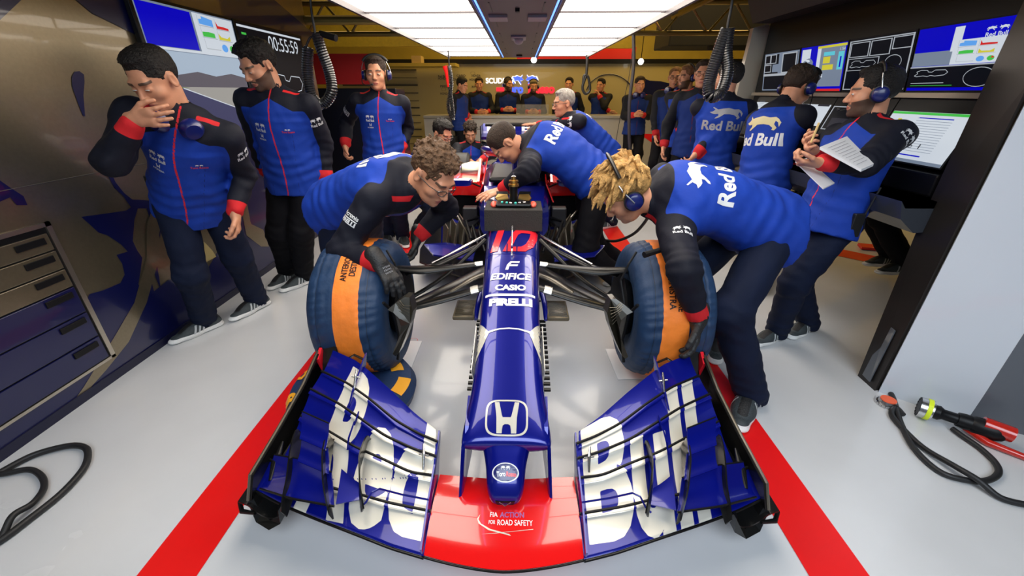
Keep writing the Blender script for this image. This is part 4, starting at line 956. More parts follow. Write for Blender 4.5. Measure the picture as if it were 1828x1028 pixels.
for sx in (-1, 1):
    q = lambda x, y, z: (sx * x, y, z)
    # sidepod: ring-shaped inlet + body
    out = [(.27, .815), (.50, .822), (.66, .79), (.73, .745), (.74, .70), (.70, .62), (.60, .50), (.42, .42), (.28, .40)]
    inn = [(.275, .70), (.48, .705), (.60, .69), (.67, .665), (.68, .64), (.64, .58), (.56, .50), (.42, .45), (.29, .43)]
    M_sp = [M_credp, M_blue, M_black, M_wht]
    n = len(out); vs = []; fs = []; mi = []
    for (ring_, Y_) in ((inn, 3.62), (inn, 3.50), (out, 3.49), (out, 3.9), ([(x * .96, z * .98) for x, z in out], 4.4), ([(max(.2, x * .62), z * .85) for x, z in out], 5.2)):
        vs += [q(x, Y_ - .10 * ((x - .27) / .45 < .0) + .05 * (x - .27), z) for x, z in ring_]
    for r_ in range(5):
        for i in range(n):
            fs.append((r_ * n + i, r_ * n + (i + 1) % n, (r_ + 1) * n + (i + 1) % n, (r_ + 1) * n + i))
            mi.append(2 if r_ == 0 else (0 if (i in (0, 1) and r_ < 4) or i == n - 1 else 1))
    fs.append(tuple(range(n))); mi.append(2)
    mb = MB(); mb.v = vs; mb.f = fs; mb.mi = mi; mb.build('sidepod', M_sp, car)
    MB().prism([q(.40, 3.52, .826), q(.58, 3.52, .818), q(.58, 3.60, .822), q(.40, 3.60, .830)], (0, 0, .003)).build('white_panel', M_wht, car)
    # red inner gusset
    MB().prism([q(.255, 3.40, .66), q(.29, 3.40, .84), q(.30, 3.8, .96), q(.26, 3.8, .6)], (sx * .02, 0, 0)).build('red_gusset', M_credp, car)
    mr = MB().lathe([(0, .03), (.01, .05), (.06, .05), (.09, .03)], (sx * .47, 3.30, .86), (0, 1, 0), 16); 
    mr = loft('mirror', [(3.26, .83, .875, .09, .085, 4), (3.30, .825, .885, .10, .095, 4), (3.36, .835, .875, .08, .075, 3)], M_blue, car)
    mr.location.x += sx * .43
    MB().tube([q(.26, 3.36, .80), q(.34, 3.33, .84)], .008, 6).build('mirror_stalk', M_cb, car)
    # floor, barge boards
    MB().prism([q(.16, 2.95, .22), q(.40, 2.85, .22), q(.80, 3.2, .20), q(.86, 3.5, .20), q(.86, 5.3, .19), q(.16, 5.3, .19)], (0, 0, .015)).build('floor_plate', M_cb, car)
    MB().prism([q(.30, 2.82, .37), q(.60, 2.85, .40), q(.70, 3.02, .42), q(.55, 3.12, .40), q(.30, 3.08, .38)], (0, 0, .012)).build('blue_floor_wing', M_blue, car)
    for k in range(4):
        x = .38 + k * .07
        MB().prism([q(x, 3.15 + .03 * k, .24), q(x + .06, 3.40, .24), q(x + .02, 3.42, .60 - .03 * k), q(x - .04, 3.30, .56 - .03 * k)], (sx * .008, 0, 0)).build('bargeboard', M_tan, car)
    MB().tube([q(.34, 3.0, .38), q(.36, 3.05, .50), q(.44, 3.12, .62), q(.50, 3.25, .64), q(.52, 3.4, .60)], .008, 6).build('boomerang_vane', M_tan, car)
    MB().tube([q(.58, 3.1, .40), q(.56, 3.12, .62), q(.60, 3.2, .70)], .006, 6).build('bargeboard_stay', M_blue, car)
    for k in range(3): MB().tube([q(.22 + .05 * k, 2.95, .40 + .05 * k), q(.28 + .05 * k, 3.15, .5 + .04 * k), q(.26, 3.3, .58)], .012, 8).build('cooling_hose', M_black, car)
    MB().bx(q(.30, 3.25, .50), q(.42, 3.34, .66), bev=.01).build('electronics_box', mat('dark_box', (.02, .02, .022), .4), car)
    # rear tyres (bare hubs hidden) and stands
    MB().lathe([(-.17, .20), (-.19, .30), (-.16, .335), (.16, .335), (.19, .30), (.17, .20)], (sx * .80, 5.55, .455), (1, 0, 0), 40).build('rear_tyre', M_rubber, car, smooth=True)
# rear wing
RWY = 6.05
for sx in (-1, 1):
    MB().prism([(sx * .50, RWY - .10, .45), (sx * .50, RWY - .06, 1.08), (sx * .50, RWY + .40, 1.08), (sx * .50, RWY + .35, .45)], (sx * .012, 0, 0)).build('rear_endplate', M_cb, car)
rw = MB().prism([(-.50, RWY, .94), (-.50, RWY + .01, .90), (-.50, RWY + .28, .98), (-.50, RWY + .26, 1.0)], (1.0, 0, 0)).build('rear_main_plane', M_blue, car)
MB().prism([(-.50, RWY + .24, .97), (-.50, RWY + .26, .95), (-.50, RWY + .36, 1.08), (-.50, RWY + .34, 1.09)], (1.0, 0, 0)).build('rear_flap', M_blue, car)
decal('lettering', text_mesh('Red Bull', .03), None, (.0, RWY + .29, 1.03), (1, 0, 0), (0, .6, .8), .88, .12, M_wht, car, off=.012)
for k in range(6): MB().tube([(-.44, RWY - .02, .52 + k * .06), (-.47, RWY - .06, .50 + k * .06), (-.50, RWY - .05, .56 + k * .06)], .006, 6).build('endplate_louvre', M_cb, car)
MB().prism([(-.44, RWY - .03, 1.075), (.30, RWY - .03, 1.075), (.30, RWY + .05, 1.09), (-.44, RWY + .05, 1.09)], (0, 0, .03)).build('wing_cover_strip', M_black, car)
MB().bx((-.30, RWY - .035, 1.08), (-.2, RWY - .028, 1.10)).build('yellow_tag', mat('yellow_tape', (.8, .8, .02), .5), car)
# car stands under the chassis
for nm, y in (('car_stand', 2.35), ('car_stand', 5.0)):
    st = MB().bx((-.10, y - .05, .006), (.10, y + .05, .02)).bx((-.04, y - .03, .02), (.04, y + .03, .345 if y < 3 else .36))
    tag(st.build(nm, M_black), 'black support stand under the ' + ('front' if y < 3 else 'rear') + ' of the raised car', 'stand')
MB().bx((-.13, 1.2, .002), (-.12, 1.21, .003)) if False else None
# ================================================================== SMALL THINGS ON THE FLOOR AND HANGING
M_mat = mat('white_mat', (.92, .92, .92), .5)
def flat(name, pts, m, label, cat, z=.004, th=.004):
    P = [atz(x, y, 0) for x, y in pts]; return tag(MB().prism([(p[0], p[1], z) for p in P], (0, 0, th)).build(name, m), label, cat)
tag(MB().prism([(-1.03, 2.00, .004), (-.60, 2.01, .004), (-.60, 2.30, .004), (-1.03, 2.30, .004)], (0, 0, .004)).build('floor_plate', M_mat), 'thin white square plate on the floor under the left front wheel', 'floor plate')
tag(MB().prism([(.615, 1.92, .004), (1.02, 1.94, .004), (1.02, 2.23, .004), (.60, 2.23, .004)], (0, 0, .004)).build('floor_plate', M_mat), 'thin white square plate on the floor under the right front wheel', 'floor plate')
m0 = tag(decal('floor_mark', R_RING, None, atz(738, 607, .005), (1, 0, 0), (0, 1, 0), .06, .05, M_redd, None, off=0), 'small red ring mark on the floor beside the left wheel', 'floor mark')
# wheel blanket stack lying behind the left wing
bg = empty('blanket_bag', (-.86, 1.73, 0), 'dark blue padded bag with orange letters lying behind the left end of the front wing', 'bag')
M_bag = mat('bag_cloth', (.012, .035, .10), .6, bump=.3, bscale=30)
b0_ = MB().lathe([(0, .02), (0, .27), (.02, .31), (.07, .325), (.12, .30), (.135, .24), (.135, .02)], (-.83, 1.72, .004), (0, 0, 1), 48).build('bag_body', M_bag, bg, smooth=True)
tb = Target([b0_]); M_orl = mat('orange_print', (.90, .40, .02), .5)
for t, ang, rr_ in (('R', 205, .326), ('D', 170, .326)):
    a = radians(ang); decal('lettering', text_mesh(t, .05), tb, (-.83 + rr_ * .93 * cos(a), 1.72 + rr_ * .93 * sin(a), .12), (-sin(a) * -1, cos(a) * -1, 0) if False else (sin(a) * -1 * -1 * (1 if True else 1), -cos(a), 0), (-cos(a), -sin(a), .6), .09, .09, M_orl, bg, .004, .02, cast=(0, 0, -1))
for a0_, a1_, r0_, r1_ in ((20, 62, .20, .265), (-20, 6, .24, .30)):
    pts = [(-.83 + r0_ * cos(radians(a)), 1.72 + r0_ * sin(radians(a))) for a in np.linspace(a0_, a1_, 8)] + [(-.83 + r1_ * cos(radians(a)), 1.72 + r1_ * sin(radians(a))) for a in np.linspace(a1_, a0_, 8)]
    rec = poly_mesh(pts); mn = rec[0].min(0); mx = rec[0].max(0)
    decal('orange_patch', ((rec[0] - mn) / (mx - mn), rec[1], rec[2], 1), tb, ((mn[0] + mx[0]) / 2, (mn[1] + mx[1]) / 2, .2), (1, 0, 0), (0, 1, 0), mx[0] - mn[0], mx[1] - mn[1], M_orl, bg, .004, .02)
# hoses on the floor
def floor_hose(name, px_, r, label, cat='hose', m=M_rubber, extra=None):
    P = [atz(x, y, r + .003) for x, y in px_]
    for i in range(len(P)): P[i] = V(P[i][0], P[i][1], r + .003)
    if extra: 
        for i, dz in extra.items(): P[i][2] += dz
    return tag(MB().tube(smooth_path(P, 8), r, 10).build(name, m, smooth=True), label, cat)
def smooth_path(P, k=8):
    P = [np.asarray(p, float) for p in P]; out = []
    for i in range(len(P) - 1):
        p0 = P[max(i - 1, 0)]; p1 = P[i]; p2 = P[i + 1]; p3 = P[min(i + 2, len(P) - 1)]
        for t in np.linspace(0, 1, k, endpoint=False):
            out.append(.5 * ((2 * p1) + (p2 - p0) * t + (2 * p0 - 5 * p1 + 4 * p2 - p3) * t * t + (3 * p1 - p0 - 3 * p2 + p3) * t ** 3))
    out.append(P[-1]); return out
floor_hose('air_hose', [(-60, 1000), (0, 965), (50, 928), (110, 880), (148, 838), (157, 812), (150, 798), (120, 796), (60, 812), (0, 843), (-50, 870)], .0135, 'thick black air hose looped on the floor at the lower left, outer loop')
floor_hose('air_hose', [(-60, 846), (0, 846), (50, 838), (74, 850), (78, 872), (62, 905), (30, 930), (0, 960), (-60, 1010)], .012, 'black air hose in the inner loop at the lower left', extra={5: .02, 6: .03})
floor_hose('air_hose', [(1564, 655), (1578, 680), (1595, 712), (1608, 755), (1632, 800), (1675, 840), (1720, 856), (1760, 858), (1782, 845), (1776, 825), (1750, 800), (1718, 778), (1700, 765)], .0125, 'black rubber hose looping on the floor beside the console base and the wheel gun')
floor_hose('air_hose', [(1612, 740), (1600, 728), (1592, 740), (1612, 765), (1650, 800), (1700, 840), (1740, 865), (1790, 890), (1860, 905), (1900, 908)], .0125, 'black rubber hose running out of frame at the lower right', extra={5: .026, 6: .028})
# wheel nut
wn = empty('wheel_nut', atz(1582, 722), 'silver wheel nut with an orange ring on the floor beside the console', 'wheel nut')
c = atz(1582, 722); c[2] = .002
MB().lathe([(0, .02), (0, .046), (.012, .046), (.016, .040), (.03, .036), (.03, .020), (.0, .02)], c, (0, 0, 1), 28).build('nut_body', M_steel, wn, smooth=True)
MB().lathe([(.028, .022), (.028, .034), (.034, .034), (.034, .022)], c, (0, 0, 1), 28).build('orange_ring', mat('orange_red', (.9, .12, .03), .4), wn, smooth=True)
tt = MB()
for k in range(18): a = k * pi / 9; tt.bx(c + V(.046 * cos(a) - .004, .046 * sin(a) - .004, 0), c + V(.046 * cos(a) + .004, .046 * sin(a) + .004, .012))
tt.build('nut_teeth', M_steel, wn)
# wheel gun
g0 = atz(1640, 745); g1 = atz(1800, 800); g0[2] = g1[2] = .062
wg = empty('wheel_gun', ((g0 + g1) / 2 * [1, 1, 0]), 'wheel gun with black barrel, red body and yellow tape lying by the console', 'wheel gun')
ax = nrm(g1 - g0); L = np.linalg.norm(g1 - g0)
MB().lathe([(0, .030), (0, .050), (.05, .052), (.055, .040), (.06, .03)], g0 - ax * .02, ax, 28, mis=[0, 1, 1, 1]).build('socket', [M_black, M_steel], wg, smooth=True)
tt = MB(); aa = nrm(np.cross(ax, V(0, 0, 1))); bb = np.cross(ax, aa)
for k in range(16):
    t = k * pi / 8; o_ = g0 - ax * .022 + (aa * cos(t) + bb * sin(t)) * .044; tt.tube([o_, o_ + ax * .02], .006, 5)
tt.build('socket_teeth', M_black, wg)
MB().lathe([(0, .034), (.02, .036), (.035, .026), (.085, .026), (.085, .034), (.11, .038), (.135, .036), (.135, .03)], g0 + ax * .035, ax, 24).build('barrel', M_black, wg, smooth=True)
MB().lathe([(0, .0375), (.022, .0375)], g0 + ax * .005, ax, 16).lathe([(0, .054), (.018, .054)], g0 + ax * .005, ax, 16).build('yellow_tape', mat('neon_tape', (.75, .9, .02), .5), wg, smooth=True)
rdm = mat('red_gun_body', (.55, .02, .01), .25, coat=.8)
MB().lathe([(0, .030), (.02, .042), (.09, .046), (.12, .036), (.135, .02)], g0 + ax * .155, ax, 20).build('motor_body', M_black, wg, smooth=True)
hb = g0 + ax * .215 - V(0, 0, .012)
sd_ = nrm(V(-.35, -1, 0))
MB().tube([g0 + ax * .16 + V(0, 0, -.03), hb + sd_ * .05 - V(0, 0, .03), hb + sd_ * .06 + ax * .12 - V(0, 0, .034)], [.018, .018, .015], 12).tube([g0 + ax * .20 + V(0, 0, .020), g0 + ax * .30 + V(0, 0, .012)], [.036, .038], 12).build('handle', rdm, wg, smooth=True)
MB().tube([hb + sd_ * .06 + ax * .12 - V(0, 0, .034), hb + sd_ * .065 + ax * .22 - V(0, 0, .036)], .012, 10).build('air_fitting', M_steel, wg, smooth=True)
# coiled hoses hanging from the gantry ------------------------------------------------
M_coil = mat('coil_hose', (.016, .016, .018), .3, coat=.6)
def coil(name, path, R, r, turns, label, top=None, extra=None, cat='hose', mm=M_coil):
    e = empty(name, path[0], label, cat)
    P = np.array(smooth_path(path, 12)); d = np.r_[0, np.cumsum(np.linalg.norm(np.diff(P, axis=0), axis=1))]
    n = turns * 10; k = np.linspace(0, d[-1], n); Q = np.stack([np.interp(k, d, P[:, i]) for i in range(3)], 1)
    out = []
    T = np.gradient(Q, axis=0); T /= np.linalg.norm(T, axis=1, keepdims=True) + 1e-9
    a = nrm(np.cross(T[0], V(0, 1, 0) if abs(T[0][1]) < .9 else V(1, 0, 0)))
    for i in range(n):
        a = nrm(a - T[i] * (a @ T[i])); b = np.cross(T[i], a); ph = 2 * pi * i / 10
        out.append(Q[i] + R * (cos(ph) * a + sin(ph) * b))
    MB().tube(out, r, 6).build('coil', mm, e, smooth=True)
    if top: MB().tube(smooth_path(top), .008, 8).build('lead', M_rubber, e, smooth=True)
    return e
Yc = 3.3
h1 = coil('coiled_air_hose', [at(566, 62, Yc), at(574, 90, Yc), at(588, 130, Yc + .02), at(592, 165, Yc), at(575, 186, Yc), at(556, 170, Yc - .02), at(549, 130, Yc), at(550, 85, Yc)], .031, .0085, 56,
     'black coiled hose hanging from the ceiling in front of the dark wall screen', top=[at(552, -30, Yc), at(556, 20, Yc), at(562, 60, Yc), at(553, 68, Yc), at(546, 84, Yc)])
MB().tube([at(572, 60, Yc), at(600, 68, Yc - .03)], [.02, .022], 12).build('grip', M_black, h1, smooth=True)
Yd = 2.9
coil('coiled_air_hose', [at(1300, 52, Yd), at(1296, 90, Yd), at(1298, 130, Yd), at(1286, 165, Yd), at(1268, 172, Yd - .02), at(1266, 148, Yd), at(1282, 95, Yd), at(1298, 52, Yd)], .030, .0085, 60,
     'black coiled hose hanging in front of the man with his back turned', top=[at(1310, -30, Yd), at(1306, 10, Yd), at(1300, 40, Yd), at(1298, 56, Yd)])
coil('coiled_air_hose', [at(802, 118, 5.6), at(806, 150, 5.6), at(800, 185, 5.6), at(804, 205, 5.6), at(809, 212, 5.6), at(806, 180, 5.6), at(802, 150, 5.6)], .02, .006, 60,
     'thin coiled hose with a red grip hanging behind the tall man', top=[at(800, 90, 5.6), at(802, 118, 5.6)])
MB().tube([at(794, 118, 5.58), at(797, 130, 5.58), at(800, 155, 5.58)], [.03, .02, .012], 10).build('grip', M_red, bpy.data.objects['coiled_air_hose.002'], smooth=True)
lp = empty('hanging_cable', at(1046, 120, 7.5), 'black cable loop hanging before the back wall right of the logo', 'cable')
MB().tube(smooth_path([at(1049, 85, 7.5), at(1047, 130, 7.5), at(1040, 155, 7.5), at(1045, 167, 7.5), at(1053, 160, 7.5), at(1050, 138, 7.5), at(1043, 135, 7.5), at(1041, 150, 7.5)]), .022, 8).build('loop', M_rubber, lp, smooth=True)
tag(MB().tube(smooth_path([at(1131, 62, 4.6), at(1131, 120, 4.6), at(1124, 180, 4.6), at(1123, 240, 4.6), at(1126, 275, 4.6), at(1132, 296, 4.6)]), .017, 8).build('hanging_pipe', mat('grey_hose', (.035, .03, .03), .5), smooth=True), 'long dark grey hose hanging straight down right of the silver-haired man', 'hose')
tag(MB().tube(smooth_path([at(1131, 62, 4.7), at(1124, 130, 4.7), at(1108, 205, 4.7), at(1100, 250, 4.7)]), .003, 6).build('hanging_wire', M_black), 'thin wire beside the long hanging hose', 'wire')
tag(MB().tube([at(1178, 262, 7.4), at(1150, 308, 7.2)], .014, 8).build('white_pole', M_white), 'slanted white pole in front of the red band partition', 'pole')
# air hose on the floor curling to right wheel
tag(MB().tube(smooth_path([at(1076, 428, 3.3) , at(1100, 430, 3.1), at(1130, 418, 2.9), at(1150, 398, 2.8), at(1160, 380, 2.75)]), .011, 8).build('headset_lead', M_rubber, smooth=True), 'black hose curving over the red line under the blond mechanic', 'hose')
# base items under the console
jk = empty('small_jack', atz(1560, 440), 'small red and silver jack on the floor behind the notepad man', 'jack')
p = atz(1562, 445)
MB().prism([p + V(-.16, -.02, .005), p + V(.2, -.12, .005), p + V(.24, .0, .005), p + V(-.10, .12, .005)], (0, 0, .025)).build('base', M_red, jk)
MB().tube([p + V(0, 0, .03), p + V(0, 0, .12)], .035, 12).tube([p + V(.02, 0, .12), p + V(.16, -.02, .16)], .02, 10).build('cylinder', M_gold, jk, smooth=True)
MB().lathe([(0, .02), (.02, .03), (.03, .012)], p + V(0, 0, .12), (0, 0, 1), 12).build('red_cap', M_red, jk, smooth=True)
# tangled gear hanging near the desk
tg_ = empty('cable_cluster', at(1420, 360, 3.1), 'black cluster of cables and connectors behind the blond mechanic', 'cables')
rs = np.random.RandomState(4)
for k in range(12):
    b = at(1420 + rs.uniform(-16, 16), 350 + rs.uniform(-8, 30), 3.1 + rs.uniform(-.1, .1)); MB().tube(smooth_path([b + rs.randn(3) * .05 + V(0, 0, .08), b + rs.randn(3) * .03, b + rs.randn(3) * .05, b + rs.randn(3) * .05 - V(0, 0, .1)]), .006, 6).build('cable', M_rubber, tg_)
MB().bx(at(1408, 345, 3.1), at(1430, 385, 3.2), bev=.01).build('connector_box', M_black, tg_)
MB().lathe([(0, .001), (0, .02), (.01, .02)], at(1417, 372, 3.04), (0, -1, 0), 12).build('green_cap', mat('lens', (.1, .12, .14), .1, metal=1), tg_)
# tray and glass lamp on the sidepod
ty = empty('parts_tray', at(825, 300, 4.0), 'shallow grey parts tray held beside the cockpit by the purple-gloved mechanic', 'tray')
p = at(818, 306, 4.0)
tr = MB().bx(p + V(-.13, -.08, -.03), p + V(.12, .22, -.02)).bx(p + V(-.13, -.08, -.03), p + V(.12, -.07, .02)).bx(p + V(-.13, .21, -.03), p + V(.12, .22, .02)).bx(p + V(-.13, -.08, -.03), p + V(-.12, .22, .02)).bx(p + V(.11, -.08, -.03), p + V(.12, .22, .02)); tr.build('tray', mat('tray_grey', (.40, .37, .32), .4), ty)
MB().bx(p + V(-.1, 0, -.015), p + V(-.03, .12, .01)).build('green_item', mat('green_item', (.03, .25, .06), .5), ty)
MB().bx(p + V(.02, 0, -.015), p + V(.08, .1, .005)).build('red_item', M_red, ty)
tag(MB().lathe([(-.10, .04), (-.08, .075), (0, .085), (.08, .075), (.10, .04)], at(842, 305, 3.95), (1, 0, .1), 24).build('metal_canister', mat('bright_canister', (.42, .38, .30), .3, metal=.95), smooth=True), 'shiny metal cylinder resting beside the halo', 'canister')
# glass box on the counter
tag(MB().bx((-.05, 9.2, 1.072), (.62, 9.5, 1.27), bev=.005).build('clear_box', mat('clear_acrylic', (.5, .48, .40), .15, alpha=.22, coat=.5)), 'clear acrylic box on the counter before the man in the beanie', 'box')
tag(MB().bx((-1.35, 9.15, 1.072), (-1.1, 9.3, 1.30), bev=.005).build('cardboard_box', mat('card', (.42, .32, .16), .8)), 'small tan box on the left end of the counter', 'box')
tag(MB().bx((at(735, 112, 10)[0], 10.0, 2.0605), (at(752, 112, 10)[0], 10.3, 2.2)).build('brown_carton', mat('card', (0, 0, 0))), 'brown carton on the shelf above the louvred panels', 'box')
# warm shelf glow region at the back left
tag(MB().bx((-3.7, 9.9, 2.0), (-1.35, 10.5, 2.06)).build('wall_shelf', M_wallw), 'pale shelf ledge above the louvred wall panels', 'shelf')
# ================================================================== PEOPLE (smooth surfaces grown from shaped limbs)
class Field:
    def __init__(s, lo, hi, h):
        s.h = h; s.lo = np.asarray(lo, float) - 3 * h; s.n = (np.ceil((np.asarray(hi) - s.lo) / h).astype(int) + 4)
        s.v = np.full(tuple(s.n), 1.0, np.float32)
    def blk(s, lo, hi):
        a = np.clip(np.floor((lo - s.lo) / s.h).astype(int), 0, s.n - 1); b = np.clip(np.ceil((hi - s.lo) / s.h).astype(int) + 1, 1, s.n)
        if (b <= a).any(): return None
        ax = [s.lo[i] + s.h * np.arange(a[i], b[i]) for i in range(3)]
        return (slice(a[0], b[0]), slice(a[1], b[1]), slice(a[2], b[2])), ax
    def put(s, pr, k, mode='add'):
        lo, hi = pr.bb(); pad = k + 3 * s.h
        r = s.blk(lo - pad, hi + pad)
        if r is None: return
        sl, ax = r
        X_, Y_, Z_ = np.meshgrid(*ax, indexing='ij', sparse=False)
        d = pr.d(np.stack([X_, Y_, Z_], -1).reshape(-1, 3)).reshape(X_.shape).astype(np.float32)
        a = s.v[sl]
        if mode == 'add':
            hh = np.maximum(k - np.abs(a - d), 0) / max(k, 1e-6); s.v[sl] = np.minimum(a, d) - hh * hh * k * .25
        else:
            d = -d; hh = np.maximum(k - np.abs(a - d), 0) / max(k, 1e-6); s.v[sl] = np.maximum(a, d) + hh * hh * k * .25
    def cut(s, p, n, k=.004, near=None, rad=None):
        """drop everything on the +n side of plane (p,n)"""
        ax = [s.lo[i] + s.h * np.arange(s.n[i]) for i in range(3)]
        d = (ax[0][:, None, None] - p[0]) * n[0] + (ax[1][None, :, None] - p[1]) * n[1] + (ax[2][None, None, :] - p[2]) * n[2]
        s.v = np.maximum(s.v, d.astype(np.float32))
    def disp(s, fn, amp):
        m = np.abs(s.v) < amp * 2.5 + 2 * s.h
        i = np.argwhere(m); s.v[m] += fn(s.lo + i * s.h).astype(np.float32)
    def mesh(s):
        v = s.v; n = s.n; g = v < 0
        c8 = [g[a:n[0] - 1 + a, b:n[1] - 1 + b, c:n[2] - 1 + c] for a in (0, 1) for b in (0, 1) for c in (0, 1)]
        tot = sum(x.astype(np.int8) for x in c8); mk = (tot > 0) & (tot < 8)
        I = np.argwhere(mk)
        if len(I) == 0: return np.zeros((0, 3)), np.zeros((0, 4), int)
        idx = np.full(mk.shape, -1, np.int64); idx[mk] = np.arange(len(I))
        pos = np.zeros((len(I), 3)); cnt = np.zeros(len(I))
        off = [(a, b, c) for a in (0, 1) for b in (0, 1) for c in (0, 1)]
        for p in range(8):
            for q in range(p + 1, 8):
                dd = np.abs(np.subtract(off[p], off[q]))
                if dd.sum() != 1: continue
                A = v[I[:, 0] + off[p][0], I[:, 1] + off[p][1], I[:, 2] + off[p][2]].astype(float); B = v[I[:, 0] + off[q][0], I[:, 1] + off[q][1], I[:, 2] + off[q][2]].astype(float)
                x = (A < 0) != (B < 0); t = np.where(x, A / np.where(x, A - B, 1), 0)
                pos += x[:, None] * (np.array(off[p]) + t[:, None] * (np.array(off[q]) - np.array(off[p]))); cnt += x
        P = s.lo + s.h * (I + pos / cnt[:, None])
        F = []
        for ax_ in range(3):
            a1, a2 = [(1, 2), (2, 0), (0, 1)][ax_]
            sl0 = [slice(1, n[k] - 1) for k in range(3)]; sl1 = list(sl0); sl0[ax_] = slice(0, n[ax_] - 1); sl1[ax_] = slice(1, n[ax_])
            g0 = g[tuple(sl0)]; g1 = g[tuple(sl1)]
            E_ = np.argwhere(g0 != g1)
            if len(E_) == 0: continue
            fl = g0[tuple(E_.T)]
            base = E_.copy()
            for k in range(3):
                if k != ax_: base[:, k] += 1
            def cell(d1, d2):
                c = base.copy(); c[:, a1] -= d1; c[:, a2] -= d2; return idx[tuple(c.T)]
            q = np.stack([cell(1, 1), cell(0, 1), cell(0, 0), cell(1, 0)], 1)
            q[~fl] = q[~fl][:, ::-1]
            F.append(q)
        F = np.concatenate(F); F = F[(F >= 0).all(1)]
        # light relaxation
        ed = np.concatenate([F[:, [0, 1]], F[:, [1, 2]], F[:, [2, 3]], F[:, [3, 0]]])
        for _ in range(1):
            S_ = np.zeros_like(P); c = np.zeros(len(P))
            np.add.at(S_, ed[:, 0], P[ed[:, 1]]); np.add.at(S_, ed[:, 1], P[ed[:, 0]]); np.add.at(c, ed[:, 0], 1); np.add.at(c, ed[:, 1], 1)
            P = P * .6 + .4 * S_ / np.maximum(c, 1)[:, None]
        us = np.unique(F); mp = np.full(len(P), -1); mp[us] = np.arange(len(us))
        return P[us], mp[F]
class Cap:
    """tapered limb; optional flattening q along axis ax"""
    def __init__(s, a, b, ra, rb=None, ax=None, q=1.): s.a = np.asarray(a, float); s.b = np.asarray(b, float); s.ra = ra; s.rb = ra if rb is None else rb; s.ax = None if ax is None else nrm(ax); s.q = q
    def bb(s): r = max(s.ra, s.rb) * max(1, s.q); return np.minimum(s.a, s.b) - r, np.maximum(s.a, s.b) + r
    def d(s, p):
        ab = s.b - s.a; L = ab @ ab + 1e-12; w_ = p - s.a; t = np.clip(w_ @ ab / L, 0, 1); o = w_ - t[:, None] * ab
        r = s.ra + (s.rb - s.ra) * t
        if s.ax is not None:
            c = o @ s.ax; l = np.sqrt(np.maximum((o ** 2).sum(1) - c * c + (c / s.q) ** 2, 0)); k = np.where(l > 1e-6, np.sqrt((o ** 2).sum(1)) / np.maximum(l, 1e-6), 1)
            return (l - r) * np.clip(k, min(s.q, 1), max(1, s.q))
        return np.sqrt((o ** 2).sum(1)) - r
class Ell:
    def __init__(s, c, r, R=None): s.c = np.asarray(c, float); s.r = np.asarray(r, float); s.R = np.eye(3) if R is None else R
    def bb(s): m = s.r.max(); return s.c - m, s.c + m
    def d(s, p):
        q = (p - s.c) @ s.R.T; k0 = np.sqrt(((q / s.r) ** 2).sum(1)); k1 = np.sqrt(((q / s.r ** 2) ** 2).sum(1)); return k0 * (k0 - 1) / np.maximum(k1, 1e-6)
def frame(y, z):
    """rows: x(right) y(forward) z(up)"""
    y = nrm(y); x = nrm(np.cross(y, z)); return np.stack([x, y, np.cross(x, y)])
def ik(a, t, l1, l2, pole):
    d = t - a; L = np.linalg.norm(d); M_ = (l1 + l2) * .995
    if L > M_: t = a + d / L * M_; d = t - a; L = M_
    L = max(L, abs(l1 - l2) + .02)
    u = nrm(d); c = (l1 * l1 - l2 * l2 + L * L) / (2 * L); h = sqrt(max(l1 * l1 - c * c, 0)); pv = np.asarray(pole, float) - a; pv = pv - u * (pv @ u); pv = nrm(pv)
    return a + u * c + pv * h, t
SKIN = (.56, .255, .145)
M_skin = mat('skin', SKIN, .48, noise=.10, nscale=22, bump=.06, bscale=160)
M_skinf = mat('skin_with_features', SKIN, .48, noise=.08, nscale=22, bump=.06, bscale=160, masks=(('lips', (.42, .13, .10)), ('beard', (.10, .055, .035))))
M_eye = mat('eye_white', (.65, .62, .58), .2, coat=.8, masks=(('iris', (.03, .02, .015)),))
JB = (.006, .040, .33); JN = (.0045, .0055, .013)
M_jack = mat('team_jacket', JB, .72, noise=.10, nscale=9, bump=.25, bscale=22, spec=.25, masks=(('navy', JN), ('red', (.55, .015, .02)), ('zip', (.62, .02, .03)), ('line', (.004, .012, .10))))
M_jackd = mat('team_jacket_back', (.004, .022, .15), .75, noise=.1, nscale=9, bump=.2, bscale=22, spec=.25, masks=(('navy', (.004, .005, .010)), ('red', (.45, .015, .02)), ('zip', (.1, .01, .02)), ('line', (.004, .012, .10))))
M_trou = mat('navy_trousers', (.004, .008, .026), .78, noise=.15, nscale=8, bump=.35, bscale=16, spec=.2)
M_troub = mat('black_trousers', (.003, .003, .005), .8, noise=.15, nscale=8, bump=.35, bscale=16, spec=.15)
M_shoe = mat('running_shoe', (.035, .045, .05), .6, bump=.3, bscale=200, masks=(('sole', (.80, .80, .78)), ('stripe', (.50, .52, .53)), ('dark', (.008, .008, .009))))
M_glove = mat('black_work_glove', (.010, .010, .011), .55, bump=.3, bscale=120)
M_pglove = mat('purple_nitrile_glove', (.42, .36, .70), .4)
M_hs = mat('headset_blue', (.004, .010, .11), .35, coat=.4); M_hsb = mat('headset_black', (.010, .010, .011), .4); M_hsm = mat('headset_metal', (.5, .5, .5), .25, metal=1)
M_gl = mat('spectacle_frame', (.010, .010, .010), .3)
M_rose = mat('white_garment_print', (.62, .64, .66), .5)
M_rose2 = mat('dim_garment_print', (.30, .31, .34), .55)
def hairmat(name, c): return mat(name, c, .55, noise=.35, nscale=45, bump=.9, bscale=140, spec=.3)
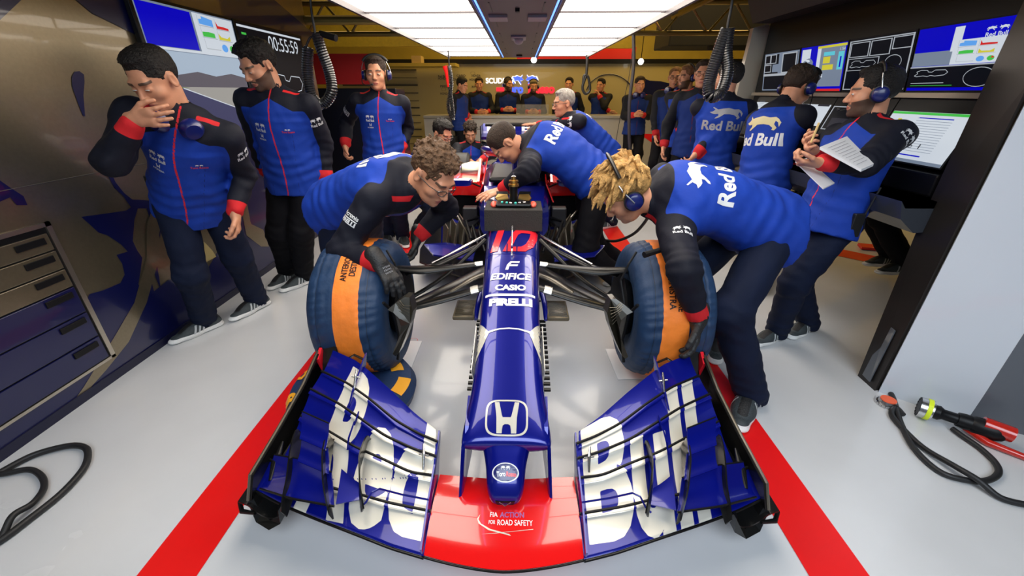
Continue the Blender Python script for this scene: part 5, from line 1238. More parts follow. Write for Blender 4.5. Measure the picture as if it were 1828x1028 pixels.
HC = {'black': hairmat('hair_black', (.010, .008, .007)), 'dark': hairmat('hair_dark_brown', (.030, .017, .010)), 'brown': hairmat('hair_brown', (.10, .052, .025)),
      'blond': hairmat('hair_blond', (.50, .28, .09)), 'grey': hairmat('hair_grey', (.30, .28, .25)), 'red': hairmat('hair_auburn', (.20, .09, .04))}
# one shoe, shared by everyone ------------------------------------------------
def make_shoe():
    f = Field((-.06, -.09, -.005), (.06, .22, .13), .004)
    f.put(Cap((0, -.045, .035), (0, .10, .030), .037, .042, (0, 0, 1), .95), 0)
    f.put(Cap((0, .08, .026), (-.004, .165, .022), .043, .034, (0, 0, 1), .70), .03)
    f.put(Cap((0, -.035, .04), (0, -.03, .095), .038, .036), .03)
    f.put(Cap((0, .0, .07), (0, .07, .045), .033, .034), .03)
    f.put(Cap((0, -.055, .10), (0, -.060, .115), .012), .01)
    f.put(Cap((0, -.03, .13), (0, -.02, .07), .027, .022), .006, 'sub')
    f.put(Cap((0, -.052, .014), (-.003, .175, .016), .040, .036, (0, 0, 1), .42), .004)
    f.cut((0, 0, 0), (0, 0, -1))
    P, F = f.mesh()
    x, y, z = P.T
    sole = .033 - z + .010 * np.sin(np.clip((y + .05) * 3, -1, 1)) * 0 + .008 * np.clip(-y * 8, 0, 1)
    st = np.full(len(P), -1.)
    for k in range(3): st = np.maximum(st, .0055 - np.abs((y - .035 - k * .024) + (z - .04) * .55))
    st = np.minimum(st, np.minimum(z - .028, .072 - z)); st = np.minimum(st, np.abs(x) - .022)
    dark = np.minimum(.020 - np.abs(x), z - .05)
    me_o = arr_mesh('shoe', P, F, M_shoe, None, True, {'sole': sole, 'stripe': st, 'dark': dark})
    return me_o
_shoe = make_shoe(); SHOE = _shoe.data; bpy.data.objects.remove(_shoe)
_shk = [0]
def put_shoe(parent, ankle, fwd, s=1., pitch=0.):
    o = bpy.data.objects.new('shoe', SHOE); COL.objects.link(o); o.parent = parent
    p = Vector(ankle) - parent.location
    o.location = p; o.rotation_mode = 'XYZ'; o.rotation_euler = (pitch, 0, atan2(-fwd[0], fwd[1])); o.scale = (s, s, s); return o

def hand_prims(wr, d, n, right, s=1., curl=.35, spread=.06, thumb=.6, fat=0.):
    """wr wrist, d finger direction, n palm normal"""
    d = nrm(d); n = nrm(n - d * (n @ d)); sd = np.cross(d, n) if right else np.cross(n, d)   # thumb side
    out = []
    pl = .078 * s
    out.append(Cap(wr - d * .02 * s, wr + d * .02 * s, .027 * s + fat, .030 * s + fat, n, .72))
    out.append(Cap(wr + d * .02 * s + sd * .014 * s, wr + d * pl + sd * .020 * s, .020 * s + fat, .020 * s + fat, n, .66))
    out.append(Cap(wr + d * .02 * s - sd * .010 * s, wr + d * (pl - .006) - sd * .018 * s, .022 * s + fat, .019 * s + fat, n, .66))
    Ls = [.074, .083, .077, .060]; Xs = [.030, .010, -.010, -.029]
    fing = []
    for k in range(4):
        a = wr + d * (pl - .006 * k * (k > 1)) * 1. + sd * Xs[k] * s
        dir_ = nrm(d + sd * (1.5 - k) * spread)
        ang = 0.
        r = (.0092 - .0007 * (k == 3)) * s
        seg = [Ls[k] * f_ * s for f_ in (.45, .30, .25)]
        c_ = curl * (1 + .12 * k) if np.isscalar(curl) else curl[k]
        for j in range(3):
            ang += c_ * (.8 if j == 0 else 1.1)
            b = a + (dir_ * cos(ang) + n * sin(ang)) * seg[j]
            fing.append(Cap(a, b, r - .0006 * j * s + fat, r - .0006 * (j + 1) * s + fat)); a = b
    tb_ = wr + d * .022 * s + sd * .026 * s
    t1 = tb_ + nrm(d * .75 + sd * thumb + n * .25) * .040 * s; t2 = t1 + nrm(d * .9 + sd * (thumb * .45) + n * (.25 + .3 * (curl if np.isscalar(curl) else curl[0]))) * .030 * s; t3 = t2 + nrm(d + n * (.3 + .5 * (curl if np.isscalar(curl) else curl[0]))) * .022 * s
    fing += [Cap(tb_, t1, .0135 * s + fat, .0115 * s + fat), Cap(t1, t2, .0115 * s + fat, .0100 * s + fat), Cap(t2, t3, .0100 * s + fat, .0085 * s + fat)]
    return out, fing

def person(label, h=1.78, pelvis=(0, 0, .93), lean=(0, 0, 1), face=(0, -1, 0), bow=.0, hipface=None, head=(0, -1, 0), headup=(0, 0, 1), neck=None,
           hands=(None, None), hdir=(None, None), hnorm=(None, None), elbow=(None, None), curl=(.35, .35), feet=(None, None), fdir=(None, None), knee=(None, None), fpitch=(0, 0),
           hair='dark', hairstyle='short', beard=0, glasses=False, headset=None, gloves=None, dark=False, black_trousers=False, res=1., group=None,
           back_text=None, front=True, shrug=0., spread_f=.06, thumb=.6, legs=True, cuff=.12, watch=None, name='person', seated=False, jackrise=0.):
    s = h / 1.75; pel = np.asarray(pelvis, float); up = nrm(lean); fw = np.asarray(face, float); fw = nrm(fw - up * (fw @ up)); rt = np.cross(fw, up)   # person's right
    hf = nrm((fw if hipface is None else np.asarray(hipface, float)) * [1, 1, 0]); hr = np.cross(hf, V(0, 0, 1))
    root = empty(name, (pel[0], pel[1], 0), label, 'person', group)
    nb_ = pel + up * .50 * s; back = -fw
    mid = pel + up * .27 * s + back * bow * s; chest = pel + up * .38 * s + back * bow * .8 * s
    shc = nb_ - up * (.045 - shrug) * s
    sh = [shc + rt * .190 * s, shc - rt * .190 * s]       # 0 right, 1 left
    hf_ = nrm(head); hR = frame(hf_, np.asarray(headup, float)); hx, hy, hz_ = hR
    nd_ = nrm(up * .8 + np.asarray(hz_) * .5 + fw * .25) if neck is None else nrm(neck)
    hc = nb_ + nd_ * .100 * s + hz_ * .080 * s + hy * .018 * s
    J = {'root': root, 'hc': hc, 'sh': sh, 'nb': nb_, 'fw': fw, 'up': up, 'rt': rt, 'hR': hR, 's': s, 'pel': pel}
    # ---- arms
    l1, l2 = .285 * s, .255 * s; el = [0, 0]; wr = [0, 0]; sg = [1, -1]
    for i in (0, 1):
        t = hands[i]; t = sh[i] + rt * sg[i] * .09 * s - V(0, 0, .50 * s) + fw * .06 if t is None else np.asarray(t, float)
        pole = elbow[i]; pole = sh[i] + rt * sg[i] * .25 - fw * .25 - V(0, 0, .2) if pole is None else np.asarray(pole, float)
        el[i], wr[i] = ik(sh[i], t, l1, l2, pole)
    J['wr'] = wr; J['el'] = el
    hd = [np.asarray(hdir[i], float) if hdir[i] is not None else nrm(wr[i] - el[i]) for i in (0, 1)]
    hn = [np.asarray(hnorm[i], float) if hnorm[i] is not None else -rt * sg[i] for i in (0, 1)]
    # ---- legs
    hip = [pel + hr * .09 * s - V(0, 0, .03 * s), pel - hr * .09 * s - V(0, 0, .03 * s)]; kn = [0, 0]; an = [0, 0]
    for i in (0, 1):
        t = feet[i]; t = V(hip[i][0], hip[i][1], .0) if t is None else np.asarray(t, float)
        t = V(t[0], t[1], (t[2] if len(t) > 2 else 0) + .095 * s)
        pole = knee[i]; pole = hip[i] + hf * .5 - V(0, 0, .3) if pole is None else np.asarray(pole, float)
        kn[i], an[i] = ik(hip[i], t, .435 * s, .42 * s, pole)
    J['an'] = an
    s0 = s; s = s * 1.08
    # ================= body mesh (head fine, rest coarse, one object)
    vv, ff, lips, beardv = [], [], [], []
    def addm(P, F, lp=None, bd=None):
        o = sum(len(x) for x in vv); vv.append(P); ff.append(F + o); lips.append(np.full(len(P), -1.) if lp is None else lp); beardv.append(np.full(len(P), -1.) if bd is None else bd)
    hres = .0042 * max(res, 1) ** .6
    H = lambda x, y, z: hc + (hx * x + hy * y + hz_ * z) * s
    def he(x, y, z, a, b, c): return Ell(H(x, y, z), np.array([a, b, c]) * s, hR)
    f = Field(hc - .17 * s - .05, hc + .17 * s + .03, hres)
    f.put(he(0, -.014, .040, .076, .097, .083), 0)
    f.put(he(0, .030, -.022, .060, .064, .086), .03)
    f.put(he(0, .040, -.075, .046, .043, .036), .025)
    f.put(he(0, .074, -.093, .019, .016, .015), .02)
    for q in (-1, 1): f.put(he(q * .040, .055, -.022, .024, .026, .024), .02)
    f.put(Cap(H(-.034, .081, .028), H(.034, .081, .028), .012 * s), .018)
    for q in (-1, 1): f.put(he(q * .031, .101, .007, .019, .016, .012), .010, 'sub')
    for q in (-1, 1): f.put(he(q * .031, .080, .004, .0155, .0135, .0125), .004)
    f.put(Cap(H(0, .088, .015), H(0, .110, -.026), .0075 * s, .0115 * s), .010)
    for q in (-1, 1): f.put(he(q * .011, .101, -.030, .0085, .010, .0075), .006)
    f.put(he(0, .084, -.056, .024, .0135, .0065), .006); f.put(he(0, .082, -.067, .021, .0135, .0070), .005)
    for q in (-1, 1):
        f.put(he(q * .078, -.012, .0, .009, .019, .032), .010); f.put(he(q * .086, -.006, .002, .006, .010, .018), .006, 'sub')
    f.put(Cap(H(0, -.022, -.05), nb_ - up * .04 * s, .055 * s, .062 * s), .02)
    P, F = f.mesh(); L_ = ((P - hc) @ hR.T) / s; x, y, z = L_.T
    lp = .0085 - np.sqrt((x * .42) ** 2 + (z + .0615) ** 2 * 1.0); lp = np.minimum(lp, y - .07)
    bd = np.full(len(P), -1.)
    if beard:
        bd = np.minimum(-.018 - .35 * np.abs(x) * 0 - z + (y - .02) * -.25, .115 + z + .0 * y); bd = np.minimum(bd, y + .008 + .2 * (z + .05)); 
        bd = np.minimum(bd, np.maximum(np.abs(x) * .8 - .022, -(z + .045)))
        bd = np.where(lp > -.002, -1, bd); bd = np.minimum(bd, z + .125)
    browm = np.minimum(.0055 - np.abs(z - .030 + .12 * np.abs(np.abs(x) - .034)), np.minimum(np.abs(x) - .013, .052 - np.abs(x))); browm = np.minimum(browm, y - .05)
    bd = np.maximum(bd, browm)
    addm(P, F, lp, bd)
    # arms / hands
    gl = gloves or (None, None)
    for i in (0, 1):
        pr, fi = hand_prims(wr[i], hd[i], hn[i], i == 0, s, curl[i] if not isinstance(curl, float) else curl, spread_f, thumb)
        lo = np.min([p.bb()[0] for p in pr + fi], 0); hi = np.max([p.bb()[1] for p in pr + fi], 0)
        f = Field(lo - .01, hi + .01, .0040 * max(res, 1) ** .6)
        for p in pr: f.put(p, .015)
        for p in fi: f.put(p, .005)
        f.put(Cap(el[i] * .45 + wr[i] * .55, wr[i], .037 * s, .026 * s), .01)
        P, F = f.mesh(); addm(P, F)
        if gl[i]:
            pr, fi = hand_prims(wr[i], hd[i], hn[i], i == 0, s, curl[i] if not isinstance(curl, float) else curl, spread_f, thumb, .0028)
            f = Field(lo - .02, hi + .02, .0038)
            for p in pr: f.put(p, .015)
            for p in fi: f.put(p, .005)
            f.put(Cap(wr[i] - nrm(hd[i]) * .045 * s, wr[i], .036 * s, .034 * s), .01)
            P, F = f.mesh(); go = arr_mesh('glove', P, F, M_pglove if gl[i] == 'purple' else M_glove, root, True)
            if gl[i] == 'print':
                nn = nrm(hn[i]); ds = nrm(hd[i]); tg = Target([go])
                for k in range(3): decal('glove_print', text_mesh(['GRIP', 'EN 388', 'SIZE 10'][k] if False else 'IIIIII', .0), tg, wr[i] + ds * (.03 + .012 * k) * s, np.cross(ds, -nn), ds, .04, .008, M_rose2, go, .0012, .02)
    f = Field(np.min([pel, nb_, *el, *wr, *kn, *an], 0) - .2, np.max([pel, nb_, *el, *wr, *kn, *an], 0) + .2, .016)
    f.put(Cap(pel, chest, .11 * s, .12 * s, fw, .7), .0)
    for i in (0, 1):
        f.put(Cap(chest, sh[i], .08 * s, .045 * s), .03); f.put(Cap(sh[i], el[i], .042 * s, .036 * s), .02); f.put(Cap(el[i], wr[i], .037 * s, .029 * s), .02)
        f.put(Cap(pel, hip[i], .1 * s, .075 * s), .03)
        if legs: f.put(Cap(hip[i], kn[i], .072 * s, .045 * s), .03); f.put(Cap(kn[i], an[i], .045 * s, .034 * s), .02)
    f.put(Cap(chest, nb_, .08 * s, .052 * s), .03)
    P, F = f.mesh(); addm(P, F)
    arr_mesh('body', np.concatenate(vv), np.concatenate(ff), M_skinf, root, True, {'lips': np.concatenate(lips), 'beard': np.concatenate(beardv)})
    # eyes
    eb = MB()
    ev, ef, ir = [], [], []
    for q in (-1, 1):
        c = H(q * .031, .0845, .004)
        bm = bmesh.new(); bmesh.ops.create_uvsphere(bm, u_segments=16, v_segments=12, radius=.0118 * s)
        bm.verts.index_update(); o = len(ev)
        for v_ in bm.verts:
            p = np.array(v_.co); l = (hR @ p) / s; ev.append(c + hR.T @ ((hR @ p) * [1.05, 1, .50 if hf_[2] > -.3 else .34])); ir.append((.0062 if hf_[2] > -.3 else .0092) - sqrt(l[0] ** 2 + (l[2] + .0015 + (.003 if hf_[2] < -.3 else 0)) ** 2) if l[1] > 0 else -1)
        ef += [[v_.index + o for v_ in fc.verts] for fc in bm.faces]; bm.free()
    if res <= 1.3:
        arr_mesh('eye', ev[:len(ev) // 2], [q for q in ef if max(q) < len(ev) // 2], M_eye, root, True, {'iris': ir[:len(ev) // 2]})
        k = len(ev) // 2; arr_mesh('eye', ev[k:], [[i - k for i in q] for q in ef if min(q) >= k], M_eye, root, True, {'iris': ir[k:]})
    # ================= hair
    seed = int(abs(pel[0] * 997 + pel[1] * 131)) % 1000
    if hairstyle != 'bald':
        ts_ = {'short': .004, 'thick': .010, 'curly': .010, 'mop': .012, 'buzz': .004, 'beanie': .012}[hairstyle]; th = {'short': .014, 'thick': .020, 'curly': .015, 'mop': .015, 'buzz': .006, 'beanie': .012}[hairstyle]
        f = Field(hc - .16 * s, hc + .17 * s, hres)
        sk = Ell(np.array([0, -.0145, .0405]), np.array([.0765, .0975, .0835]))
        ax = [f.lo[i] + f.h * np.arange(f.n[i]) for i in range(3)]
        G = np.stack(np.meshgrid(*ax, indexing='ij'), -1) - hc; G = (G @ hR.T) / s
        X_, Y_, Z_ = G[..., 0], G[..., 1], G[..., 2]
        if hairstyle == 'beanie': line = Z_ - .040 - .3 * np.clip(Y_, -.1, .1)
        else:
            line = Z_ - (.002 + .62 * np.clip(Y_, -.12, .12))
            line = np.minimum(line, np.maximum(Z_ - .076 + 2.2 * np.maximum(np.abs(X_) - .035, 0) * 0, .062 - Y_))
            ear = np.sqrt((Y_ + .006) ** 2 + (Z_ - .0) ** 2) - .034; line = np.minimum(line, np.where(np.abs(X_) > .055, ear, 1))
            burn = np.maximum(np.abs(Y_ - .024) - .008, np.maximum(-.012 - Z_, Z_ - .05))
            line = np.maximum(line, np.where(np.abs(X_) > .05, -burn * .6, -1))
        t01 = np.clip(line / .040, 0, 1); t01 = t01 * t01 * (3 - 2 * t01)
        topw = np.clip((Z_ - .045) / .06, 0, 1); frw = np.clip((Y_ + .02) / .10, 0, 1)
        tk = .0015 + t01 * (ts_ + (th - ts_) * topw + th * .7 * topw * frw)
        f.v = (np.maximum(sk.d(G.reshape(-1, 3)).reshape(X_.shape) - tk, -line * .8) * s).astype(np.float32)
        amp = {'short': .003, 'thick': .006, 'curly': .008, 'mop': .004, 'buzz': .0012, 'beanie': .0005}[hairstyle]
        frq = {'short': 130, 'thick': 90, 'curly': 95, 'mop': 60, 'buzz': 160, 'beanie': 100}[hairstyle]
        f.disp(lambda p: amp * (noise3(p - hc, seed, frq, 6) + .6 * noise3(p - hc, seed + 1, frq * 2, 5)) * np.clip(((p - hc) @ hz_ / s + .03) / .07, .25, 1), amp)
        if hairstyle in ('mop', 'curly', 'thick'):
            rs = np.random.RandomState(seed + 5)
            nl = {'mop': 90, 'curly': 110, 'thick': 40}[hairstyle]
            for k in range(nl):
                th_ = rs.uniform(0, 2 * pi); ph = rs.uniform(.15, 1.25)
                n_ = V(cos(th_) * sin(ph), sin(th_) * sin(ph), cos(ph)); 
                b = n_ * V(.082, .104, .092) + V(0, -.016, .042)
                if b[1] > .05 and b[2] < .075: continue
                if b[2] < .01 + .5 * b[1]: continue
                if hairstyle == 'mop':
                    g_ = hR @ V(0, 0, -1); tan = g_ - n_ * (g_ @ n_); l_ = rs.uniform(.05, .085); t_ = nrm(tan * 1.1 + n_ * .35 + rs.randn(3) * .25 + V(0, .35, 0))
                    p0 = b + n_ * .004; p1 = p0 + t_ * l_ * .5 + n_ * .012; p2 = p1 + nrm(t_ + g_ * .7) * l_ * .6
                    f.put(Cap(H(*p0), H(*p1), .010 * s, .009 * s), .008); f.put(Cap(H(*p1), H(*p2), .009 * s, .003 * s), .006)
                else:
                    q0 = b + n_ * .006; t_ = nrm(np.cross(n_, rs.randn(3)) + n_ * .5); l_ = .022 if hairstyle == 'curly' else .016
                    f.put(Cap(H(*q0), H(*(q0 + t_ * l_)), .0085 * s, .005 * s), .004)
        P, F = f.mesh(); arr_mesh('beanie' if hairstyle == 'beanie' else 'hair', P, F, HC[hair] if hairstyle != 'beanie' else mat('khaki_knit', (.14, .11, .05), .8, bump=.6, bscale=200), root, True)
    if glasses:
        g = MB()
        for q in (-1, 1):
            g.tube([H(q * .031 + .021 * cos(a), .1075 - .01 * abs(cos(a)) * (1 if cos(a) * q > 0 else 0), .004 + .014 * sin(a)) for a in np.linspace(0, 2 * pi, 20, endpoint=False)], .0019 * s, 6, closed=True)
            g.tube([H(q * .052, .100, .010), H(q * .078, .06, .012), H(q * .084, -.005, .010)], .0018 * s, 6)
        g.tube([H(-.010, .109, .008), H(.010, .109, .008)], .0018 * s, 6)
        g.build('glasses', M_gl, root, smooth=True)
    if headset:
        g = empty('headset', (0, 0, 0)); g.parent = root; g.location = Vector(hc) - root.location
        if headset == 'neck':
            nc = nb_ + up * .02 * s + fw * .065 * s
            for q in (-1, 1):
                c = nc + rt * q * .050 * s + fw * .025
                MB().lathe([(0, .038 * s), (.006, .048 * s), (.026, .048 * s), (.046, .034 * s), (.05, .005)], c, rt * q * .5 + fw * .7 + up * .1, 20).build('ear_cup', M_hs, g, smooth=True)
            MB().tube([nc + rt * .085 * s * cos(a) - fw * (.12 * sin(a) - .0) * s + up * .01 for a in np.linspace(0, pi, 14)], .007, 8).build('headband', M_hsb, g, smooth=True)
        else:
            tilt = headset if isinstance(headset, float) else 0.
            for q in (-1, 1):
                c = H(q * .080, -.008, -.002)
                MB().lathe([(0, .032 * s), (.004, .040 * s), (.014, .041 * s), (.016, .036 * s), (.034, .033 * s), (.040, .026 * s), (.042, .004)], c, hx * q, 24, mis=[1, 1, 1, 0, 0, 0, 0]).build('ear_cup', [M_hs, M_hsb], g, smooth=True)
                MB().tube([H(q * .118, -.008, .004), H(q * .105, .0, .06), H(q * .088, .0, .095)], .003 * s, 6).build('yoke', M_hsm, g, smooth=True)
            ts = np.linspace(.55, pi - .55, 18)
            MB().tube([H(.112 * cos(a), -.004 - tilt * .08 * sin(a), .045 + (.098 if not tilt else .138) * sin(a)) for a in ts], (.016 if tilt else .011) * s, 10, sq=(.5, hy)).build('headband', M_hsb, g, smooth=True)
            MB().tube(smooth_path([H(.115, .01, -.02), H(.105, .06, -.06), H(.06, .11, -.075), H(.025, .122, -.07)], 5) if J is not None else [], .0035 * s, 6).ball(H(.018, .124, -.068), (.011, .009, .009), 10).build('microphone', M_hsb, g, smooth=True)
    s = s0
    # ================= jacket
    R_ = .0085 * res; lo = np.min([pel, nb_, *sh, *el, *wr], 0) - .22; hi = np.max([pel, nb_, *sh, *el, *wr], 0) + .22
    f = Field(lo, hi, R_)
    tor = [Cap(pel - up * .13 * s, mid, .206 * s, .172 * s, fw, .84), Cap(mid, chest, .172 * s, .188 * s, fw, .76), Cap(chest, nb_ - up * .09 * s, .188 * s, .150 * s, fw, .74)]
    for t in tor: f.put(t, .04)
    hem = pel - up * (.125 - jackrise) * s
    f.cut(hem, -up * .9 + 0)
    f.put(Cap(sh[0] + up * .0, sh[1], .068 * s, .068 * s), .06)
    f.put(Cap(nb_ - up * .05 * s, nb_ + nd_ * .030 * s, .088 * s, .070 * s), .03); f.put(Cap(nb_, nb_ + nd_ * .062 * s, .069 * s, .068 * s), .012)
    arms = []
    for i in (0, 1):
        u_ = nrm(wr[i] - el[i]); we = wr[i] - u_ * .030 * s
        a1 = Cap(sh[i], el[i], .077 * s, .066 * s); a2 = Cap(el[i], we, .067 * s, .045 * s); arms += [a1, a2]
        f.put(a1, .03); f.put(a2, .025)
    # collar opening
    f.cut(nb_ + nd_ * .085 * s - fw * .02, nrm(nd_ + fw * .25)) if False else None
    f.put(Cap(nb_ + nd_ * .05 * s, nb_ + nd_ * .18 * s, .058 * s, .066 * s), .004, 'sub')
    def wr_(p):
        q = p - pel; a = noise3(q * [1, 1, 1], seed + 3, 15, 5) * .009 + noise3(q, seed + 4, 36, 5) * .005
        for i in (0, 1):
            t = el[i]; dd = np.linalg.norm(p - t, axis=1); u_ = nrm(wr[i] - sh[i]); a += .004 * np.exp(-(dd / .12) ** 2) * np.sin((p - t) @ u_ * 105 + 2.6 * np.sin((p - t) @ rt * 22 + seed) + 2 * np.sin((p - t) @ fw * 18))
        wz = (p - pel) @ up; a += .004 * np.exp(-((wz - .06) / .12) ** 2) * np.sin(wz * 85 + 2.0 * np.sin((p - pel) @ rt * 14 + seed))
        return a
    f.disp(wr_, .014)
    P, F = f.mesh()
    L_ = np.stack([(P - nb_) @ rt, (P - nb_) @ fw, (P - nb_) @ up], 1) / s; x, y, z = L_.T
    dt = np.min([t.d(P) for t in tor], 0); da = np.min([t.d(P) for t in arms], 0)
    navy = (dt - da) - .030 * s
    sh_line = np.where(y > 0, z + .085 - .10 * np.abs(np.abs(x) - .02) * 0, z + .01)      # raglan shoulder / collar
    if front: navy = np.maximum(navy, np.where(y > -.02, (z + .060) - .55 * np.maximum(.13 - np.abs(x), 0) * 1., z - .010))
    navy = np.maximum(navy, z - .015)
    red = np.full(len(P), -1.)
    for i in (0, 1):
        u_ = nrm(wr[i] - el[i]); we = wr[i] - u_ * .030 * s
        c = (P - (we - u_ * .042 * s)) @ u_; dd = np.linalg.norm(P - wr[i], axis=1)
        red = np.maximum(red, np.minimum(np.minimum(c, cuff * s - dd), .062 - np.linalg.norm((P - wr[i]) - ((P - wr[i]) @ u_)[:, None] * u_, axis=1)))
    red = np.maximum(red, np.minimum(.012 - np.abs(y - .035 + (np.abs(x) - .11) * .3), np.minimum(.045 - np.abs(np.abs(x) - .115), z + .075)))
    zipm = np.minimum(.0045 - np.abs(x + .012 * np.sin(z * 9)), y - .03)
    line = np.minimum(.0016 - np.abs(np.abs(x) - .115 - z * .05), np.minimum(-.2 - z, y - .02))
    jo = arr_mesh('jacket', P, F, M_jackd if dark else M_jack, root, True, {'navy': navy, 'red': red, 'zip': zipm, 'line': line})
    J['jacket'] = jo
    tg = None
    # ================= trousers
    tm = M_troub if black_trousers else M_trou
    lo = np.min([pel, *hip, *kn, *an], 0) - .2; hi = np.max([pel, *hip, *kn, *an], 0) + .2
    if not legs: lo[2] = pel[2] - .45
    f = Field(lo, hi, .0105 * res)
    f.put(Cap(pel + up * .06 * s, pel - up * .04, .142 * s, .152 * s, hf, .78), .02)
    for i in (0, 1):
        f.put(Cap(pel + (hip[i] - pel) * .6, hip[i] - V(0, 0, .02), .108 * s, .098 * s, hf, .88), .05)
        dn_ = nrm(an[i] - kn[i]); end = an[i] + dn_ * .035 * s
        for t in (Cap(hip[i], kn[i], .097 * s, .086 * s), Cap(kn[i], end, .086 * s, .072 * s)): f.put(t, .035)
    for i in (0, 1):
        e_ = an[i] + nrm(an[i] - kn[i]) * .02 * s; f.put(Cap(e_ + V(0, 0, -.12), e_ + V(0, 0, -.052), .09 * s, .06 * s), .002, 'sub')
    f.disp(lambda p: noise3((p - pel) * [1, 1, .8], seed + 7, 20, 5) * .008 + noise3(p - pel, seed + 8, 42, 5) * .004 + .004 * sum(np.exp(-(np.linalg.norm(p - k_, axis=1) / .14) ** 2) * np.sin((p - k_)[:, 2] * 90 + 2 * np.sin((p - k_)[:, 0] * 30)) for k_ in kn)
           + .004 * sum(np.exp(-(np.linalg.norm(p - k_, axis=1) / .13) ** 2) * np.sin((p - k_)[:, 2] * 110 + 1.5 * np.sin((p - k_)[:, 1] * 30)) for k_ in an), .016)
    P, F = f.mesh(); arr_mesh('trousers', P, F, tm, root, True)
    if legs:
        for i in (0, 1):
            d_ = fdir[i] if fdir[i] is not None else hf
            put_shoe(root, an[i] - V(0, 0, .095 * s), nrm(np.asarray(d_, float)), s * 1.10, fpitch[i])
    if watch is not None:
        i = watch; u_ = nrm(hd[i] * .3 + nrm(wr[i] - el[i])); c = wr[i] - u_ * .022 * s
        MB().lathe([(-.012, .034 * s), (-.012, .040 * s), (.012, .040 * s), (.012, .034 * s)], c, u_, 20).lathe([(0, .019), (.010, .019), (.012, .014)], c - nrm(hn[i] - u_ * (hn[i] @ u_)) * .034, -nrm(hn[i] - u_ * (hn[i] @ u_)), 18).build('watch', mat('dark_watch', (.03, .03, .03), .25, metal=.6), root, smooth=True)
    return J
def jl(J, name, rec, x, z, w_, h_, side='back', m=None, rot=0., arm=None, maxe=.02):
    """print on a jacket. side back/front: x right-of-viewer, z relative to the neck base along the spine"""
    tg = J.setdefault('tg', Target([J['jacket']])) ; s = J['s']; m = m or M_rose
    if side == 'back': c = J['nb'] - J['fw'] * .3 + J['rt'] * x * s + J['up'] * z * s; r_ = J['rt']; n_ = -J['fw']
    elif side == 'front': c = J['nb'] + J['fw'] * .3 - J['rt'] * x * s + J['up'] * z * s; r_ = -J['rt']; n_ = J['fw']
    u_ = J['up']
    if rot: r_, u_ = r_ * cos(rot) + u_ * sin(rot), u_ * cos(rot) - r_ * sin(rot)
    return decal(name, rec, tg, c - n_ * .05, r_, u_, w_ * s, h_ * s, m, J['jacket'], .002, maxe)
def sleeve(J, i, t, toward, lines, side_up=None, m=None, off=(0, 0)):
    """prints on upper arm i at fraction t seen from direction 'toward' (towards viewer)"""
    tg = J.setdefault('tg', Target([J['jacket']])); a, b = J['sh'][i], J['el'][i]; u_ = nrm(a - b); n_ = np.asarray(toward, float); n_ = nrm(n_ - u_ * (n_ @ u_)); r_ = np.cross(u_, n_)
    c = a + (b - a) * t
    for (rec, dx, dy, w_, h_) in lines:
        decal('sleeve_print', rec, tg, c + n_ * .12 + r_ * dx + u_ * dy, r_, u_, w_, h_, m or M_rose, J['jacket'], .002, .02)
T_ = text_mesh
RB_SL = [(R_BULLS, 0, .035, .075, .035), (T_('Red Bull', .03), 0, 0, .085, .022)]
AP_SL = [(T_('Acronis', .02), 0, .035, .095, .022), (T_('PIRELLI', .05), 0, .0, .092, .021), (R_BOX, 0, .016, .095, .005)]
def chestp(J, flip=1, m=None):
    jl(J, 'chest_logo', R_BULLS, -.085, -.155, .07, .032, 'front', m); jl(J, 'chest_lettering', T_('Red Bull', .03), -.085, -.187, .07, .020, 'front', m)
    jl(J, 'chest_logo', R_HONDA_H, -.085, -.222, .022, .022, 'front', m); jl(J, 'chest_lettering', T_('HONDA', .02), -.085, -.245, .05, .011, 'front', m)
    jl(J, 'chest_lettering', T_('Toro Rosso', .02), .085, -.185, .07, .013, 'front', mat('red_print', (.55, .03, .04), .5)); jl(J, 'chest_logo', R_BULLS, .085, -.17, .03, .012, 'front', m)
# ---- P1 : man walking at the left, hand to his mouth
def col(px_, Y_, z):
    lo, hi = -200., 1400.
    for _ in range(40):
        m_ = (lo + hi) / 2
        if at(px_, m_, Y_)[2] > z: lo = m_
        else: hi = m_
    return at(px_, lo, Y_)
P = person('dark-haired man walking at the left with one hand at his mouth, headset round his neck', 1.80, pelvis=col(342, 2.42, .95), lean=at(322, 190, 2.22) - col(342, 2.42, .93), face=(.42, -1, 0), hipface=(.5, -1, 0), head=(-.15, -1, -.50), headup=(0, 0, 1), neck=(-.1, -.15, 1),
           hands=(at(240, 212, 1.98), at(420, 384, 2.34)), elbow=(at(212, 262, 2.05), at(480, 250, 3.0)), hdir=((.95, -.05, .05), (0.0, -.15, -1)), hnorm=((-.05, .95, .2), None), curl=([.32, .22, .18, .12], .6),
           feet=(atz(372, 588), atz(462, 550)), fdir=((-.55, -1, 0), (-.35, -1, 0)), knee=(at(330, 470, 2.1), at(420, 450, 2.2)), hair='black', headset='neck', legs=True)
chestp(P); sleeve(P, 1, .35, (1, -.6, .3), RB_SL)
MB().bx(P['pel'] + P['rt'] * .15 + V(-.02, -.06, -.05), P['pel'] + P['rt'] * .15 + V(.02, -.02, .08), bev=.004).build('radio', M_hsb, P['root'])
# ---- P2 : bearded man behind
P = person('bearded dark-haired man standing with head bowed beside the wall screens', 1.84, pelvis=col(522, 3.18, .96), lean=at(490, 160, 3.08) - col(522, 3.18, .96), face=(.10, -1, 0), head=(-.42, -.85, -.42), neck=(-.12, -.1, 1),
           hands=(at(478, 318, 3.25), at(582, 322, 3.2)), elbow=(at(455, 230, 3.4), at(590, 240, 3.4)), feet=(atz(518, 500), atz(548, 505)), fdir=((-.3, -1, 0), (-.5, -.8, 0)), hair='black', hairstyle='thick', beard=1, curl=(.6, .6), black_trousers=True)
chestp(P); sleeve(P, 1, .35, (.6, -1, .3), RB_SL)
